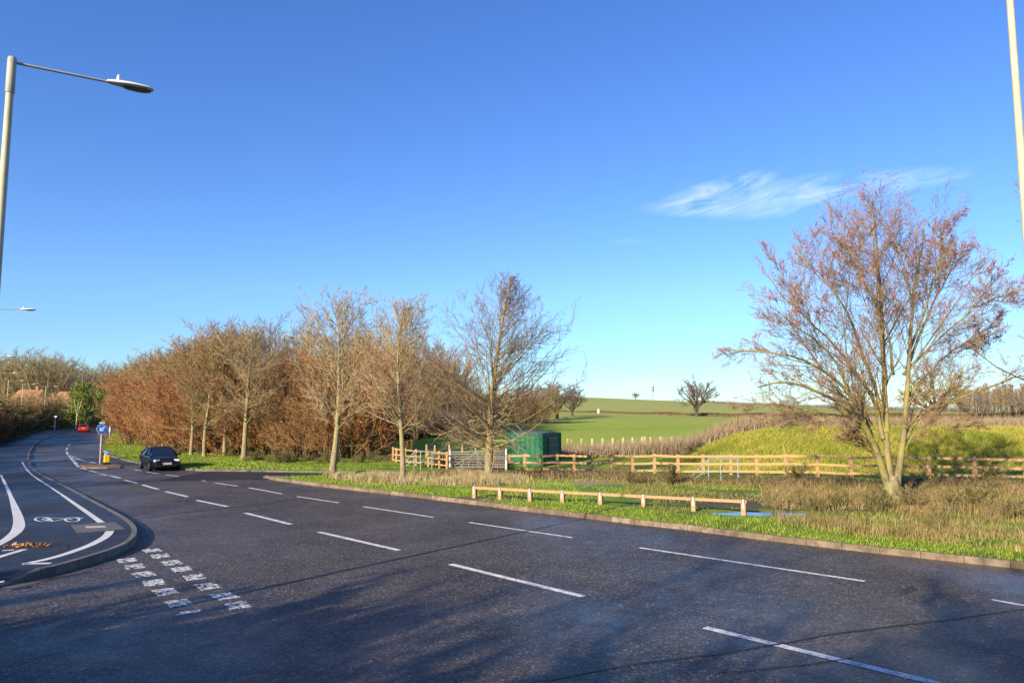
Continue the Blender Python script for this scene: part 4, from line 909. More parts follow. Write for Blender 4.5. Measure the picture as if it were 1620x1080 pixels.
def fieldtree(kind, px, Y, topy, label, name, base=9.4, wide=1.0, group=None, rz=None, z=None):
    X = (px - 810) / F * Y; z = float(T(X, Y)) if z is None else z; Hh_ = (656 - topy) * Y / F + HC - z; s = Hh_ / base
    return kind.place(name, X, Y, z - .1, label, 'tree', group, sc=(s * wide, s * wide, s), rz=random.uniform(0, 6) if rz is None else rz)
fieldtree(oak, 1101, 195, 598, 'round bare oak standing alone on the field hedge left of the big tree', 'field_oak', wide=1.05)
fieldtree(oak2, 1478, 118, 571, 'dense brown oak seen just right of the big tree stems', 'brown_oak', wide=1.05)
fieldtree(oak2, 1345, 150, 612, 'small brown tree glimpsed through the left stems of the big tree', 'small_oak')
fieldtree(oak, 1005, 345, 620, 'tiny bare tree on the skyline left of the radio mast', 'skyline_tree', wide=1.1)
fieldtree(oak, 880, 150, 600, 'bare tree at the left end of the field hedge behind the green container', 'hedge_tree', wide=1.1)
fieldtree(oak, 905, 165, 612, 'smaller bare tree right of the hedge end tree', 'hedge_end_tree')
fieldtree(oak, 845, 140, 606, 'bare tree nearest the copse at the left end of the field hedge', 'copse_side_tree', wide=1.1)
for i, px in enumerate(np.arange(752, 868, 12)): fieldtree(rust[i % 2], px, 128, 618 + random.uniform(-8, 10), 'tawny shrub on the slope between copse and field hedge', 'slope_shrub', 6.7, group='shrubs on the slope beside the copse')
pole_ = std_tree(111, 9, .13, .25, 34, lambda t: .24 * (1 - t) ** .5 + .04, (R(60), R(25)), lv=(6, 6, 0), tw=.022, mats=(M['bark_dark'], M['tw_grey'], None))
pole_2 = std_tree(112, 9, .13, .25, 34, lambda t: .22 * (1 - t) ** .5 + .04, (R(55), R(25)), lv=(6, 6, 0), tw=.022, mats=(M['bark_row'], M['tw_rust2'], None))
for i in range(90):
    px = 1512 + i * 1.8 + random.uniform(-2, 2); Y = random.uniform(180, 225)
    fieldtree((pole_, pole_2)[i % 3 == 0], px, Y, 605 + random.uniform(-4, 14) + max(0, 1545 - px) * .35, 'slender pale-trunked tree in the plantation at the right edge of the fields', 'plantation_tree', group='slender trees of the plantation')
# field hedges as dense low mass
def hedge_line(name, upts, h, dens, mat, seed, label, w=1.4, z=None):
    r = np.random.default_rng(seed); n = int(dens); k = r.random(n); u = upts[0][0] + (upts[-1][0] - upts[0][0]) * k; Y = np.interp(u, [p[0] for p in upts], [p[1] for p in upts]) + r.uniform(-w, w, n); X = (u - 810) / F * Y
    hh = h * (.7 + .6 * (vnoise(X, Y, 6, seed) + .5)) * r.uniform(.4, 1.05, n)
    return stuff(name, blades(name, np.stack([X, Y, T(X, Y) - .1], 1), hh, .09, mat, 1.1, seed=seed), label, 'hedge')
hedge_line('field_hedge', [(870, 200), (1100, 200), (1300, 195), (1640, 190)], 1.4, 42000, M['hedge_far'], 201, 'brown field hedge running across the slope under the oak')
hedge_line('skyline_hedge', [(1090, 352), (1300, 350), (1640, 348)], 2.6, 9000, M['tw_far'], 202, 'thin line of far bushes on the skyline at the right', 3)
hedge_line('nettle_bank', [(780, 64), (900, 66), (1150, 66), (1640, 68)], .55, 30000, M['reed'], 203, 'pale dead weeds at the bottom edge of the green field', 2.5)

# trees and hedge behind the photographer, whose shadows cross the road
for i, (X, Y, s) in enumerate([(-28, -9, .62), (-21.5, -5, .60), (-16, -6.5, .74), (-11, -7, .66), (-6, -8, .74), (-1, -9, .70), (5, -9, .76), (11, -9.5, .70), (-15.5, -11.5, 1.12), (-10, -14, 1.05), (-2, -15, 1.0)]):
    tall[i % 2].place('roadside_thicket_tree', X, Y, 0, 'dense twiggy tree behind the photographer beside the near road', 'tree', 'dense trees behind the photographer', sc=(s, s, s), rz=i * 1.7)
for i, (X, Y) in enumerate([(-24, 2), (-21, 1.2), (-19.5, -.5), (-18, .5), (-16, -1), (-15, -.5), (-13.5, -2), (-12, -1.6), (-10, -3.5), (-8, -4), (-5.5, -5), (-2.5, -7), (1, -8), (5, -8.5), (9, -8)]): gold[2].place('near_shade_shrub', X, Y, 0, 'evergreen shrub added out of view to shade the near road', 'shrub', 'shrubs added to shade the near road', sc=(1.1, 1.1, (1.12 + .14 * (i % 3)) * (1 if X < -7 else 1.35)), rz=i * 1.3)  # unseen evergreens, added to deepen the shade over the near road
for i in range(9): tall[i % 2].place('footway_tree', -35.5 - i * 4.1 + random.uniform(-.8, .8), 19.5 + i * 6.5, 0, 'dense twiggy tree beside the left footway outside the frame', 'tree', 'trees left of the footway', sc=(.85, .85, .9), rz=i * 2)
for i in range(9): gold[2].place('near_hedge_shrub', -34.5 - i * 4.1 + random.uniform(-1, 1), 20 + i * 6.5, 0, 'evergreen shrub left of the footway outside the frame', 'shrub', 'shrubs left of the footway', sc=(1.0, 1.0, 1.1 + .35 * random.random()), rz=i)

# ------------------------------------------------------------------ street furniture
def lamp(name, X, Y, z, H, rz, label, arm=1.35, group='street lamps beside the road', detail=True):
    e = empty(name, (X, Y, z)); tag(e, label, 'street lamp', group)
    mb = MB(); mb.tube([(0, 0, 0), (0, 0, 1.6), (0, 0, 1.62), (0, 0, H - .55)], [.085, .085, .068, .055], 14); mb.build('column', M['column'], e, True)
    mb = MB(); mb.tube([(0, 0, H - .60), (0, 0, H - .02), (0, 0, H)], [.066, .064, .05], 14); mb.build('sleeve', M['column_grey'], e, True)
    c, s = math.cos(rz), math.sin(rz); p = lambda r_, zz, o=0: (c * r_ - s * o, s * r_ + c * o, zz)
    mb = MB(); mb.tube([p(.05, H - .08), p(arm + .05, H - .02)], .021, 10); mb.build('bracket_arm', M['column_grey'], e, True)
    x0 = arm; secs = [(0, .045, .035, .0), (.06, .06, .05, .0), (.16, .085, .06, .0), (.30, .12, .065, 0), (.45, .14, .06, 0), (.62, .13, .05, 0), (.70, .09, .035, 0), (.73, .04, .015, 0)]
    mb = MB(); n = 12; vs = []
    for (dx, w, h, _) in secs:
        for k in range(n):
            a = 2 * math.pi * k / n; oy = math.cos(a) * w; oz = math.sin(a) * h * (1.0 if math.sin(a) > 0 else .55); vs.append(p(x0 + dx, H - .02 + dx * .045 + oz, oy))
    fs = [(i * n + k, i * n + (k + 1) % n, (i + 1) * n + (k + 1) % n, (i + 1) * n + k) for i in range(len(secs) - 1) for k in range(n)] + [tuple(range(n))[::-1], tuple((len(secs) - 1) * n + k for k in range(n))]
    mb.add(vs, fs); hd_ = mb.build('lamp_head', M['lamp_white'], e, True)
    mb = MB(); vs = []
    secs2 = [(.26, .07, .0), (.34, .11, .03), (.48, .125, .04), (.60, .11, .035), (.69, .06, .0)]
    for dx, w, dz in secs2:
        for k in range(7):
            t = k / 6; oy = (t * 2 - 1) * w; vs.append(p(x0 + dx, H - .055 + dx * .045 - dz * math.sin(math.pi * t), oy))
    mb.add(vs, [(i * 7 + k, i * 7 + k + 1, (i + 1) * 7 + k + 1, (i + 1) * 7 + k) for i in range(len(secs2) - 1) for k in range(6)]); mb.build('lens', M['lamp_dark'], hd_, True)
    mb = MB(); mb.tube([p(x0 + .17, H + .04), p(x0 + .17, H + .10), p(x0 + .17, H + .15)], [.035, .03, .012], 8); mb.build('photocell', M['lamp_white'], hd_, True)
    return e
X, Y = atY(-17, 11.2); lamp('street_lamp', X, Y, .1, 9.13, R(37), 'nearest street lamp, tall cream column and bracket arm against the sky at the left')
for px, Y, H, lab, hx in ((-32, 37, 9, 'second street lamp, only its white head shows at the left edge below the nearest lamp', 0), (-22, 68, 9, 'third street lamp, just its small head visible at the left edge', 0), (-3, 95, 9, 'fourth street lamp with its head over the left hedge', 0), (14, 117, 9, 'street lamp nearly hidden in the hedge left of the first whole one', 0),
                          (37, 135, 9, 'first whole street lamp standing behind the hedge of the left footway', 0), (73.5, 155, 9, 'whole street lamp in the middle of the left hedge, left of the white sign post', 0), (113.5, 171, 9, 'street lamp just left of the ivy-green tree', 0), (158, 205, 9, 'street lamp just right of the ivy-green tree', 0), (205, 235, 9.5, 'faint distant street lamp above the rust shrubs at the bend', 0)):
    X, Y = atY(px, Y); lamp('street_lamp', X, Y, float(zr(Y)), H, R(25), lab, arm=1.5)
X, Y = atY(1641, 17.2); e = empty('lamp_column', (X, Y, .1)); tag(e, 'tall cream lamp column rising out of the picture at the right edge', 'lamp column')
mb = MB(); mb.tube([(0, 0, 0), (0, 0, 2.0), (0, 0, 2.02), (0, 0, 13.9)], [.12, .12, .10, .078], 18); mb.build('column', M['column'], e, True)
mb = MB(); mb.tube([(0, 0, 13.9), (-.2, .0, 14.1), (-1.6, .1, 14.3)], [.05, .04, .035], 8); mb.build('bracket_arm', M['column_grey'], e, True)
mb = MB(); mb.box((-1.9, .1, 14.3), (.7, .26, .12), bev=.03); mb.build('lamp_head', M['lamp_white'], e)

def disc(mb, c, r, n, nrm, th=.01, k=40):
    n_ = Vector(nrm).normalized(); a = n_.cross(Vector((0, 0, 1))).normalized(); b = Vector((0, 0, 1)); c = Vector(c)
    ring = [(a * math.cos(2 * math.pi * i / k) + b * math.sin(2 * math.pi * i / k)) * r for i in range(k)]
    vs = [c + n_ * th / 2 + q for q in ring] + [c - n_ * th / 2 + q for q in ring]
    mb.add(vs, [tuple(range(k)), tuple(range(k, 2 * k))[::-1]] + [(i, i + k, (i + 1) % k + k, (i + 1) % k) for i in range(k)])
def arrow(mb, c, r, nrm, off):
    n_ = Vector(nrm).normalized(); a = Vector((0, 0, 1)).cross(n_).normalized(); b = Vector((0, 0, 1)); c = Vector(c) + n_ * off
    ang = R(225); d = a * math.cos(ang) + b * math.sin(ang); q = a * math.cos(ang + math.pi / 2) + b * math.sin(ang + math.pi / 2)
    P = [(-.72, .13), (.15, .13), (-.12, .50), (.10, .50) , (.68, .0), (.10, -.50), (-.12, -.50), (.15, -.13), (-.72, -.13)]
    vs = [c + (d * u + q * v) * r for u, v in P]; mb.add(vs, [(0, 8, 7, 1), (1, 7, 4), (1, 4, 3, 2), (7, 6, 5, 4)])
X, Y = at(158, 736.5); N = Vector((-X, -Y, 0)).normalized(); N = (N + Vector((.10, 0, 0))).normalized()
e = empty('keep_left_sign', (X, Y, .11)); tag(e, 'tall round blue keep-left sign on a pole on the traffic island', 'road sign')
mb = MB(); mb.tube([(0, 0, 0), (0, 0, 2.62)], .055, 12); mb.build('pole', M['pole_grey'], e, True)
c = N * .08 + Vector((0, 0, 2.42)); mb = MB(); disc(mb, c, .335, 40, N, .02); d_ = mb.build('sign_disc', M['sign_white'], e)
mb = MB(); disc(mb, c + N * .014, .315, 40, N, .006); mb.build('blue_face', M['sign_blue'], d_); mb = MB(); arrow(mb, c, .315, N, .022); mb.build('arrow', M['sign_white'], d_)
mb = MB(); mb.box(tuple(N * .02 + Vector((0, 0, 2.84))), (.34, .10, .10), rz=math.atan2(N.y, N.x) + R(90), bev=.02); mb.build('sign_light', M['lamp_white'], e)
X, Y = at(168.5, 737); e = empty('bollard', (X, Y, .11)); tag(e, 'short yellow traffic bollard with a small blue arrow disc on the island', 'bollard')
rz = math.atan2(N.y, N.x) + R(90)
mb = MB(); mb.box((0, 0, .06), (.44, .26, .12), rz=rz, bev=.02); mb.build('base', M['black'], e)
mb = MB(); mb.box((0, 0, .39), (.38, .22, .54), rz=rz, bev=.05); mb.build('shell', M['yellow'], e)
mb = MB(); mb.box((0, 0, .80), (.30, .16, .28), rz=rz, bev=.04); mb.build('head', M['sign_white'], e)
c = N * .10 + Vector((0, 0, .82)); mb = MB(); disc(mb, c, .15, 28, N, .012); d_ = mb.build('blue_disc', M['sign_blue'], e); mb = MB(); arrow(mb, c, .14, N, .010); mb.build('arrow', M['sign_white'], d_)
X, Y = at(173, 694, 0, True); e = empty('marker_post', (X, Y, float(zr(Y)) + .1)); tag(e, 'slim white marker post on the grass strip at the far side of the road', 'post')
mb = MB(); mb.box((0, 0, .95), (.14, .10, 1.9), bev=.02); mb.build('post', M['pole_grey'], e); mb = MB(); mb.box((0, -.055, 1.25), (.20, .02, .5)); mb.build('plate', M['sign_white'], e)
X, Y = at(86.5, 679.5, 0, True); e = empty('sign_post', (X, Y, float(zr(Y)) + .1)); tag(e, 'small white sign on a single post before the left hedge', 'road sign')
mb = MB(); mb.tube([(0, 0, 0), (0, 0, 2.7)], .06, 8); mb.build('post', M['lamp_white'], e, True); mb = MB(); mb.box((0, -.07, 2.6), (.65, .03, .28), bev=.01); mb.build('sign_panel', M['sign_white'], e)
X, Y = atY(4, 80); e = empty('marker_post', (X, Y, .1)); tag(e, 'short pale post against the hedge at the left edge', 'post'); mb = MB(); mb.tube([(0, 0, 0), (0, 0, 1.2)], .07, 8); mb.build('post', M['column'], e)

# knee rail by the verge
kr = [(752, 770, 784), (792, 767, 795), (838.5, 770, 799), (889, 773, 803), (948, 776, 799), (1015, 780, 804), (1092.5, 785, 815), (1170, 788, 819)]
K = []
for (px, ty, by_) in kr:
    X, Y = at(px, by_ if px > 1000 else by_ + 2); K.append((X, Y))
ks = np.polyfit([k[0] for k in K], [k[1] for k in K], 1)
K = [((px - 810) / F * (ks[1] / (1 - ks[0] * (px - 810) / F)), ks[1] / (1 - ks[0] * (px - 810) / F)) for px, *_ in kr]
e = empty('knee_rail_fence', (K[0][0], K[0][1], 0)); tag(e, 'low orange timber knee rail on eight square posts between verge and kerb', 'knee rail')
o0 = Vector((K[0][0], K[0][1], 0)); ang = math.atan2(K[-1][1] - K[0][1], K[-1][0] - K[0][0])
def top_z(px, ty, Y): return HC + (656 - ty) * Y / F
dl = Vector((math.cos(ang), math.sin(ang), 0)); nl = Vector((dl.y, -dl.x, 0))
tops = np.polyval(np.polyfit([k[0] for k in K], [top_z(a[0], a[1], k[1]) for a, k in zip(kr, K)], 1), [k[0] for k in K])
for i, ((X, Y), tz) in enumerate(zip(K, tops)):
    p = Vector((X, Y, 0)) - o0; mb = MB(); mb.box((p.x, p.y, tz / 2 - .1), (.16, .16, tz + .2), rz=ang, bev=.008); mb.build('post', M['timber_knee'], e)
    if i: mb = MB(); q = Vector((K[i - 1][0], K[i - 1][1], 0)) - o0; mb.bar(q - dl * .0 + nl * .035 + Vector((0, 0, tops[i - 1] - .045)), p - dl * .004 + nl * .035 + Vector((0, 0, tz - .045)) + (dl * .12 if i == 7 else Vector((0, 0, 0))), .09, .10); mb.build('rail', M['timber_knee'], e)
    mb = MB(); mb.box((p.x + nl.x * .083, p.y + nl.y * .083, tz - .13), (.05, .016, .30), rz=ang); mb.box((p.x, p.y, tz + .022), (.05, .15, .006), rz=ang); mb.build('metal_strap', M['strap'], e)

# long post and rail fence
ff = [(806, 0), (830, 1), (855, 1), (881, 1), (907, 1), (935.5, 1), (966, 1), (998.6, 1), (1032.7, 1), (1069.7, 1), (1109, 1), (1152, 1), (1192.4, 1), (1237.7, 1), (1287, 1), (1340, 1), (1398, 1), (1461, 1), (1532.5, 1), (1612, 1), (1700, 1)]
e = empty('post_and_rail_fence', (0, 45, 0)); tag(e, 'long three-rail timber fence along the foot of the mound, behind the scrub', 'fence')
FY = lambda px: float(np.interp(px, [806, 1000, 1300, 1612, 1700], [49.5, 44.5, 40.0, 37.8, 37.4])); FT = lambda px: float(np.interp(px, [806, 1200, 1612, 1700], [717, 716.5, 722, 724]))
prev = None
for i, (px, _) in enumerate(ff):
    Y = FY(px); X = (px - 810) / F * Y; zt = top_z(px, FT(px) + random.uniform(-.8, .8), Y); gz = float(VZ(X, Y)); h = zt - gz
    mb = MB(); mb.box((X, Y - 45, (zt + gz - .3) / 2), (.17, .17, h + .3), bev=.012, rz=random.uniform(-.06, .06)); mb.build('post', M['timber'], e)
    if prev:
        a = Vector((prev[0], prev[1] - 45, prev[2])); b = Vector((X, Y - 45, zt)); d = (b - a).normalized(); n2 = Vector((d.y, -d.x, 0)).normalized()
        for dz in (.12, .56, .98): mb = MB(); mb.bar(a + n2 * .108 + Vector((0, 0, -dz + random.uniform(-.02, .02))) + d * .002, b + n2 * .108 + Vector((0, 0, -dz + random.uniform(-.02, .02))) - d * .004, .045, .135); mb.build('rail', M['timber'], e)
    prev = (X, Y, zt)
# post and rail fence beside the gate, left
def prf(name, pts, tops_, label, mat, rails=(.12, .5, .88), y0=45, w=.13, wires=False):
    e = empty(name, (0, y0, 0)); tag(e, label, 'fence'); prev = None
    for (px, Y), ty in zip(pts, tops_):
        X = (px - 810) / F * Y; gz = float(VZ(X, min(Y, 61.8))) if Y < 62 else float(T(X, Y)); zt = top_z(px, ty, Y)
        mb = MB(); mb.box((X, Y - y0, (zt + gz - .2) / 2), (w, w, zt - gz + .2), bev=.012); mb.build('post', mat, e)
        if prev:
            a = Vector((prev[0], prev[1] - y0, prev[2])); b = Vector((X, Y - y0, zt)); d = (b - a).normalized(); n2 = Vector((d.y, -d.x, 0)).normalized()
            for dz in rails:
                mb = MB()
                if wires: mb.tube([a + Vector((0, 0, -dz)), b + Vector((0, 0, -dz))], .004, 4)
                else: mb.bar(a + n2 * (w / 2 + .022) + Vector((0, 0, -dz)), b + n2 * (w / 2 + .022) + Vector((0, 0, -dz)) - d * .004, .04, .10)
                mb.build('wire' if wires else 'rail', M['steel'] if wires else mat, e)
        prev = (X, Y, zt)
    return e
prf('corner_fence', [(624, 54), (629, 52), (643, 50.5), (660, 49.5), (679, 48.5), (696, 47.5), (708, 47)], [706, 707, 708, 709, 710.5, 712, 713], 'short timber rail fence left of the field gate, behind the slim tree', M['timber'])
prf('gate_back_fence', [(676, 58), (689, 58), (711.6, 57.5), (732, 57), (753, 57), (772, 56.5), (793, 56.5)], [702, 703, 702, 701, 700, 701, 701], 'row of tall timber posts behind the field gate', M['timber'], rails=(.35, .7), wires=True)
prf('field_fence', [(897, 62.5), (903, 62.5), (919, 62.6), (935.6, 62.8), (952, 63), (968, 63.2), (984, 63.4), (999, 63.6), (1014, 63.8), (1018, 63.8), (1027, 64), (1043, 64.2), (1060, 64.5)], [693, 693, 693, 693, 692.5, 692, 691.5, 691, 690.5, 689.5, 690.5, 690, 690], 'row of pale field fence posts at the bottom edge of the green field', M['timber_pale'], rails=(.2, .5, .8), wires=True, w=.16, y0=62)
# tubular gate between white posts
gY = 47.5; e = empty('field_gate', ((740 - 810) / F * gY, gY, 0)); tag(e, 'wide grey tubular metal field gate between two white posts', 'gate')
xa, xb = (713 - 740) / F * gY, (801 - 740) / F * gY; g0 = float(VZ((740 - 810) / F * gY, gY))
for x in (xa, xb): mb = MB(); mb.tube([(x, 0, g0 - .1), (x, 0, g0 + 1.32)], .07, 12); mb.build('gate_post', M['lamp_white'], e, True)
mb = MB(); mb.tube([(xa + .12, 0, g0 + .18), (xb - .12, 0, g0 + .18), (xb - .12, 0, g0 + 1.15), (xa + .12, 0, g0 + 1.15), (xa + .12, 0, g0 + .18)], .03, 8); mb.build('gate_frame', M['steel'], e)
for k in range(1, 6): mb = MB(); z = g0 + .18 + k * .162; mb.tube([(xa + .12, 0, z), (xb - .12, 0, z)], .018, 6); mb.build('bar', M['steel'], e)
mb = MB(); mb.tube([(xa + .14, -.03, g0 + .2), ((xa + xb) / 2, -.03, g0 + 1.13)], .018, 6); mb.build('brace', M['steel'], e)
mb = MB(); mb.tube([((xa + xb) / 2, -.03, g0 + .2), ((xa + xb) / 2, -.03, g0 + 1.13)], .018, 6); mb.build('brace', M['steel'], e)
def handrail(name, px0, pxs, py_top, Y, label, diag, H=1.15):
    X0 = (px0 - 810) / F * Y; g = float(VZ(X0, Y)); e = empty(name, (X0, Y, g)); tag(e, label, 'barrier')
    xs = [(p - px0) / F * Y for p in pxs]
    for k, x in enumerate(xs): mb = MB(); mb.tube([(x, 0, -.05), (x, 0, H)], .028, 8); mb.build('upright', M['steel'], e, True)
    mb = MB(); mb.tube([(xs[0], 0, H), (xs[-1] + .12, 0, H)], .028, 8); mb.build('top_rail', M['steel'], e, True)
    mb = MB(); mb.tube([(xs[0], 0, H * .42), (xs[-1] + .08, 0, H * .42)], .022, 8); mb.build('mid_rail', M['steel'], e, True)
    xd = (diag - px0) / F * Y
    for dz in (0, -.5): mb = MB(); mb.tube([(xs[0], 0, H + dz), (xd, -.15, .32 + dz * .5)], .024, 8); mb.build('sloping_rail', M['steel'], e, True)
    return e
handrail('access_barrier', 1117, (1117, 1136, 1163), 735, 37.6, 'white tubular barrier with a sloping end in front of the long fence', 1090)
handrail('pedestrian_barrier', 657, (657, 667, 685), 712, 46.2, 'white tubular barrier with a sloping end left of the field gate', 640, 1.1)

# green container
X, Y = (857 - 810) / F * 51, 51.0; g = float(VZ(X, Y)) + .05
e = empty('green_container', (X, Y, g), 0); tag(e, 'dark green steel storage container with a barred window behind the long fence', 'container')
a = R(60); nL = Vector((-math.sin(R(32)), -math.cos(R(32)), 0)); nR = Vector((math.cos(R(32)), -math.sin(R(32)), 0)); uL = -nR; uR = -nL   # walls leave the near corner
LL, LR, Hc = 2.85, 2.7, 2.45
def corr(u, L, n, H):
    mb = MB(); pts = []; k = int(L / .1); 
    for i in range(k + 1):
        s = L * i / k; o = .018 if (i % 4) in (0, 1) else -.018; pts.append(u * s + n * o)
    vs = [q + Vector((0, 0, .12)) for q in pts] + [q + Vector((0, 0, H - .1)) for q in pts]; m = len(pts)
    mb.add(vs, [(i, i + 1, m + i + 1, m + i) for i in range(m - 1)]); return mb
corr(uL, LL, nL, Hc).build('side_wall', M['green_steel'], e); w2 = corr(uR, LR, nR, Hc).build('end_wall', M['green_steel'], e)
mb = MB(); c_ = uL * LL + uR * LR
for p, q in ((Vector(), uL * LL), (Vector(), uR * LR), (uL * LL, c_), (uR * LR, c_)):
    for z in (.06, Hc - .05): mb.bar(p + Vector((0, 0, z)), q + Vector((0, 0, z)), .12, .12)
for p in (Vector(), uL * LL, uR * LR, c_): mb.bar(p, p + Vector((0, 0, Hc)), .125, .125)
mb.build('corner_frame', M['green_steel'], e)
mb = MB(); mb.add([uL * LL + Vector((0, 0, .1)), c_ + Vector((0, 0, .1)), c_ + Vector((0, 0, Hc - .1)), uL * LL + Vector((0, 0, Hc - .1))], [(0, 1, 2, 3)]); mb.add([uR * LR + Vector((0, 0, .1)), c_ + Vector((0, 0, .1)), c_ + Vector((0, 0, Hc - .1)), uR * LR + Vector((0, 0, Hc - .1))], [(0, 1, 2, 3)]); mb.build('back_wall', M['green_steel'], e)
mb = MB(); cc = (c_) / 2 + Vector((0, 0, Hc + .0)); ridge = .10
A0, B0, C0, D0 = [q * 1.0 + Vector((0, 0, Hc + .012)) for q in (Vector(), uL * LL, c_, uR * LR)]
r0_, r1_ = (A0 + D0) / 2 + Vector((0, 0, ridge)), (B0 + C0) / 2 + Vector((0, 0, ridge))
mb.add([A0 + (nL + nR) * .08, B0 + (nL - nR) * .08, C0 - (nL + nR) * .08, D0 + (nR - nL) * .08, r0_ + nR * .08, r1_ - nR * .08], [(0, 4, 5, 1), (3, 2, 5, 4), (0, 3, 4), (1, 5, 2)]); mb.build('roof', M['roof_steel'], e)
win = uR * 1.5 + nR * .04 + Vector((0, 0, 1.6)); mb = MB(); mb.box(tuple(win), (1.3, .03, 1.1), rz=math.atan2(uR.y, uR.x)); wn_ = mb.build('window', M['window'], e)
mb = MB()
for k in range(6): s = -.6 + k * .24; q = win + uR * s + nR * .04; mb.bar(q - Vector((0, 0, .55)), q + Vector((0, 0, .55)), .03, .03)
for k in range(3): z = -.5 + k * .5; mb.bar(win + uR * -.65 + nR * .065 + Vector((0, 0, z)), win + uR * .65 + nR * .065 + Vector((0, 0, z)), .02, .03)
mb.build('grille', M['grille'], wn_)

# radio mast on the skyline
Y = 520.0; X = (1032.5 - 810) / F * Y; z0 = 9.0; zt = HC + (656 - 604) * Y / F
e = empty('radio_mast', (X, Y, z0)); tag(e, 'slender radio mast standing on the skyline of the hill', 'mast')
H = zt - z0; mb = MB()
for a in range(3): c, s = math.cos(a * 2.094), math.sin(a * 2.094); mb.tube([(c * .8, s * .8, 0), (c * .45, s * .45, H * .82)], .10, 5)
for k in range(14):
    z = H * .82 * k / 14; z2_ = H * .82 * (k + 1) / 14
    for a in range(3): r1 = .8 - .35 * k / 14; mb.tube([(math.cos(a * 2.094) * r1, math.sin(a * 2.094) * r1, z), (math.cos((a + 1) * 2.094) * r1, math.sin((a + 1) * 2.094) * r1, z2_)], .05, 4)
mb.build('lattice', M['steel'], e)
mb = MB(); mb.tube([(0, 0, H * .8), (0, 0, H)], .07, 5); mb.build('spike', M['steel'], e)
for z in (.78, .66): 
    for a in range(3): mb = MB(); mb.box((math.cos(a * 2.094 + .5) * .9, math.sin(a * 2.094 + .5) * .9, H * z), (.5, .5, 1.9), bev=.05); mb.build('antenna', M['steel'], e)
# white salt box like post in the field hedge
X, Y = atY(944, 196); mb = MB(); mb.box((0, 0, .5), (.5, .4, 1.0), bev=.06); mb.tube([(0, 0, 1.0), (0, 0, 1.25)], [.2, .08], 8); o = mb.build('trough', M['lamp_white']); o.name = 'field_marker'; o.location = (X, Y - 3, float(T(X, Y - 3))); tag(o, 'small white marker stone standing in the field hedge', 'marker')
# dark box under the brown oak
X, Y = atY(1352, 120); mb = MB(); mb.box((0, 0, .55), (1.0, .8, 1.1), bev=.08); mb.box((0, -.42, .75), (.7, .04, .4), bev=.01); o = mb.build('feed_bin', M['black']); o.location = (X, Y, float(T(X, Y))); tag(o, 'small black feed bin in the field, seen between the big tree stems', 'bin')

# houses behind the left hedge
def house(name, px0, px1, Y, eave_z, ridge_z, label, wallmat, depth=7, win=3, roofmat=None, flat=False):
    X0, X1 = (px0 - 810) / F * Y, (px1 - 810) / F * Y; z = float(zr(Y)); e = empty(name, (X0, Y, z)); tag(e, label, 'house'); w = X1 - X0
    mb = MB(); mb.box((w / 2, depth / 2, eave_z / 2), (w, depth, eave_z)); mb.build('wall', wallmat, e)
    mb = MB(); o = .35
    mb.add([(-o, -o, eave_z), (w + o, -o, eave_z), (w + o, depth + o, eave_z), (-o, depth + o, eave_z), (0, depth / 2, ridge_z), (w, depth / 2, ridge_z)], [(0, 1, 5, 4), (2, 3, 4, 5), (1, 2, 5), (3, 0, 4), (3, 2, 1, 0)]); rf = mb.build('roof', roofmat or M['rooftile'], e)
    mb = MB(); mb.box((w * .75, depth / 2, ridge_z + .3), (.7, .7, 1.2)); mb.build('chimney', M['brick'], rf)
    for k in range(win):
        for fz_ in ((1.5, 4.1) if eave_z > 4.5 else (1.5,)):
            x = w * (k + .5) / win; mb = MB(); mb.box((x, -.01, fz_), (1.3, .06, 1.2)); wnd = mb.build('window', M['sign_white'], e)
            mb = MB(); mb.box((x, -.045, fz_), (1.1, .03, 1.0)); mb.build('pane', M['window'], wnd)
house('tiled_house', 16, 56, 178, 5.4, 8.6, 'house with a high orange tiled roof behind the hedge, left of the middle lamp', M['brick'])
house('low_house', 46, 80, 170, 4.2, 6.8, 'lower house with a red-brown tiled roof between two street lamps', M['brick'], win=2)
house('brick_house', 82, 118, 180, 5.2, 8.2, 'orange-roofed house left of the ivy-green tree', M['brick'])
house('white_house', 172, 196, 228, 4.2, 5.6, 'pale rendered building glimpsed between ivy tree and rust shrubs', M['white_wall'], win=2, roofmat=M['white_wall'])

# fallen leaves on the footway
X, Y = atf(50, 863); r = np.random.default_rng(3); n = 130; P = np.stack([X + r.normal(0, .30, n) + 0, Y + r.normal(0, .13, n), .20 + r.random(n) * .03], 1)
stuff('fallen_leaves', leaves('fallen_leaves', P, .055, M['leaflitter'], 4), 'small heap of brown fallen leaves on the footway near the dropped kerb', 'leaves')

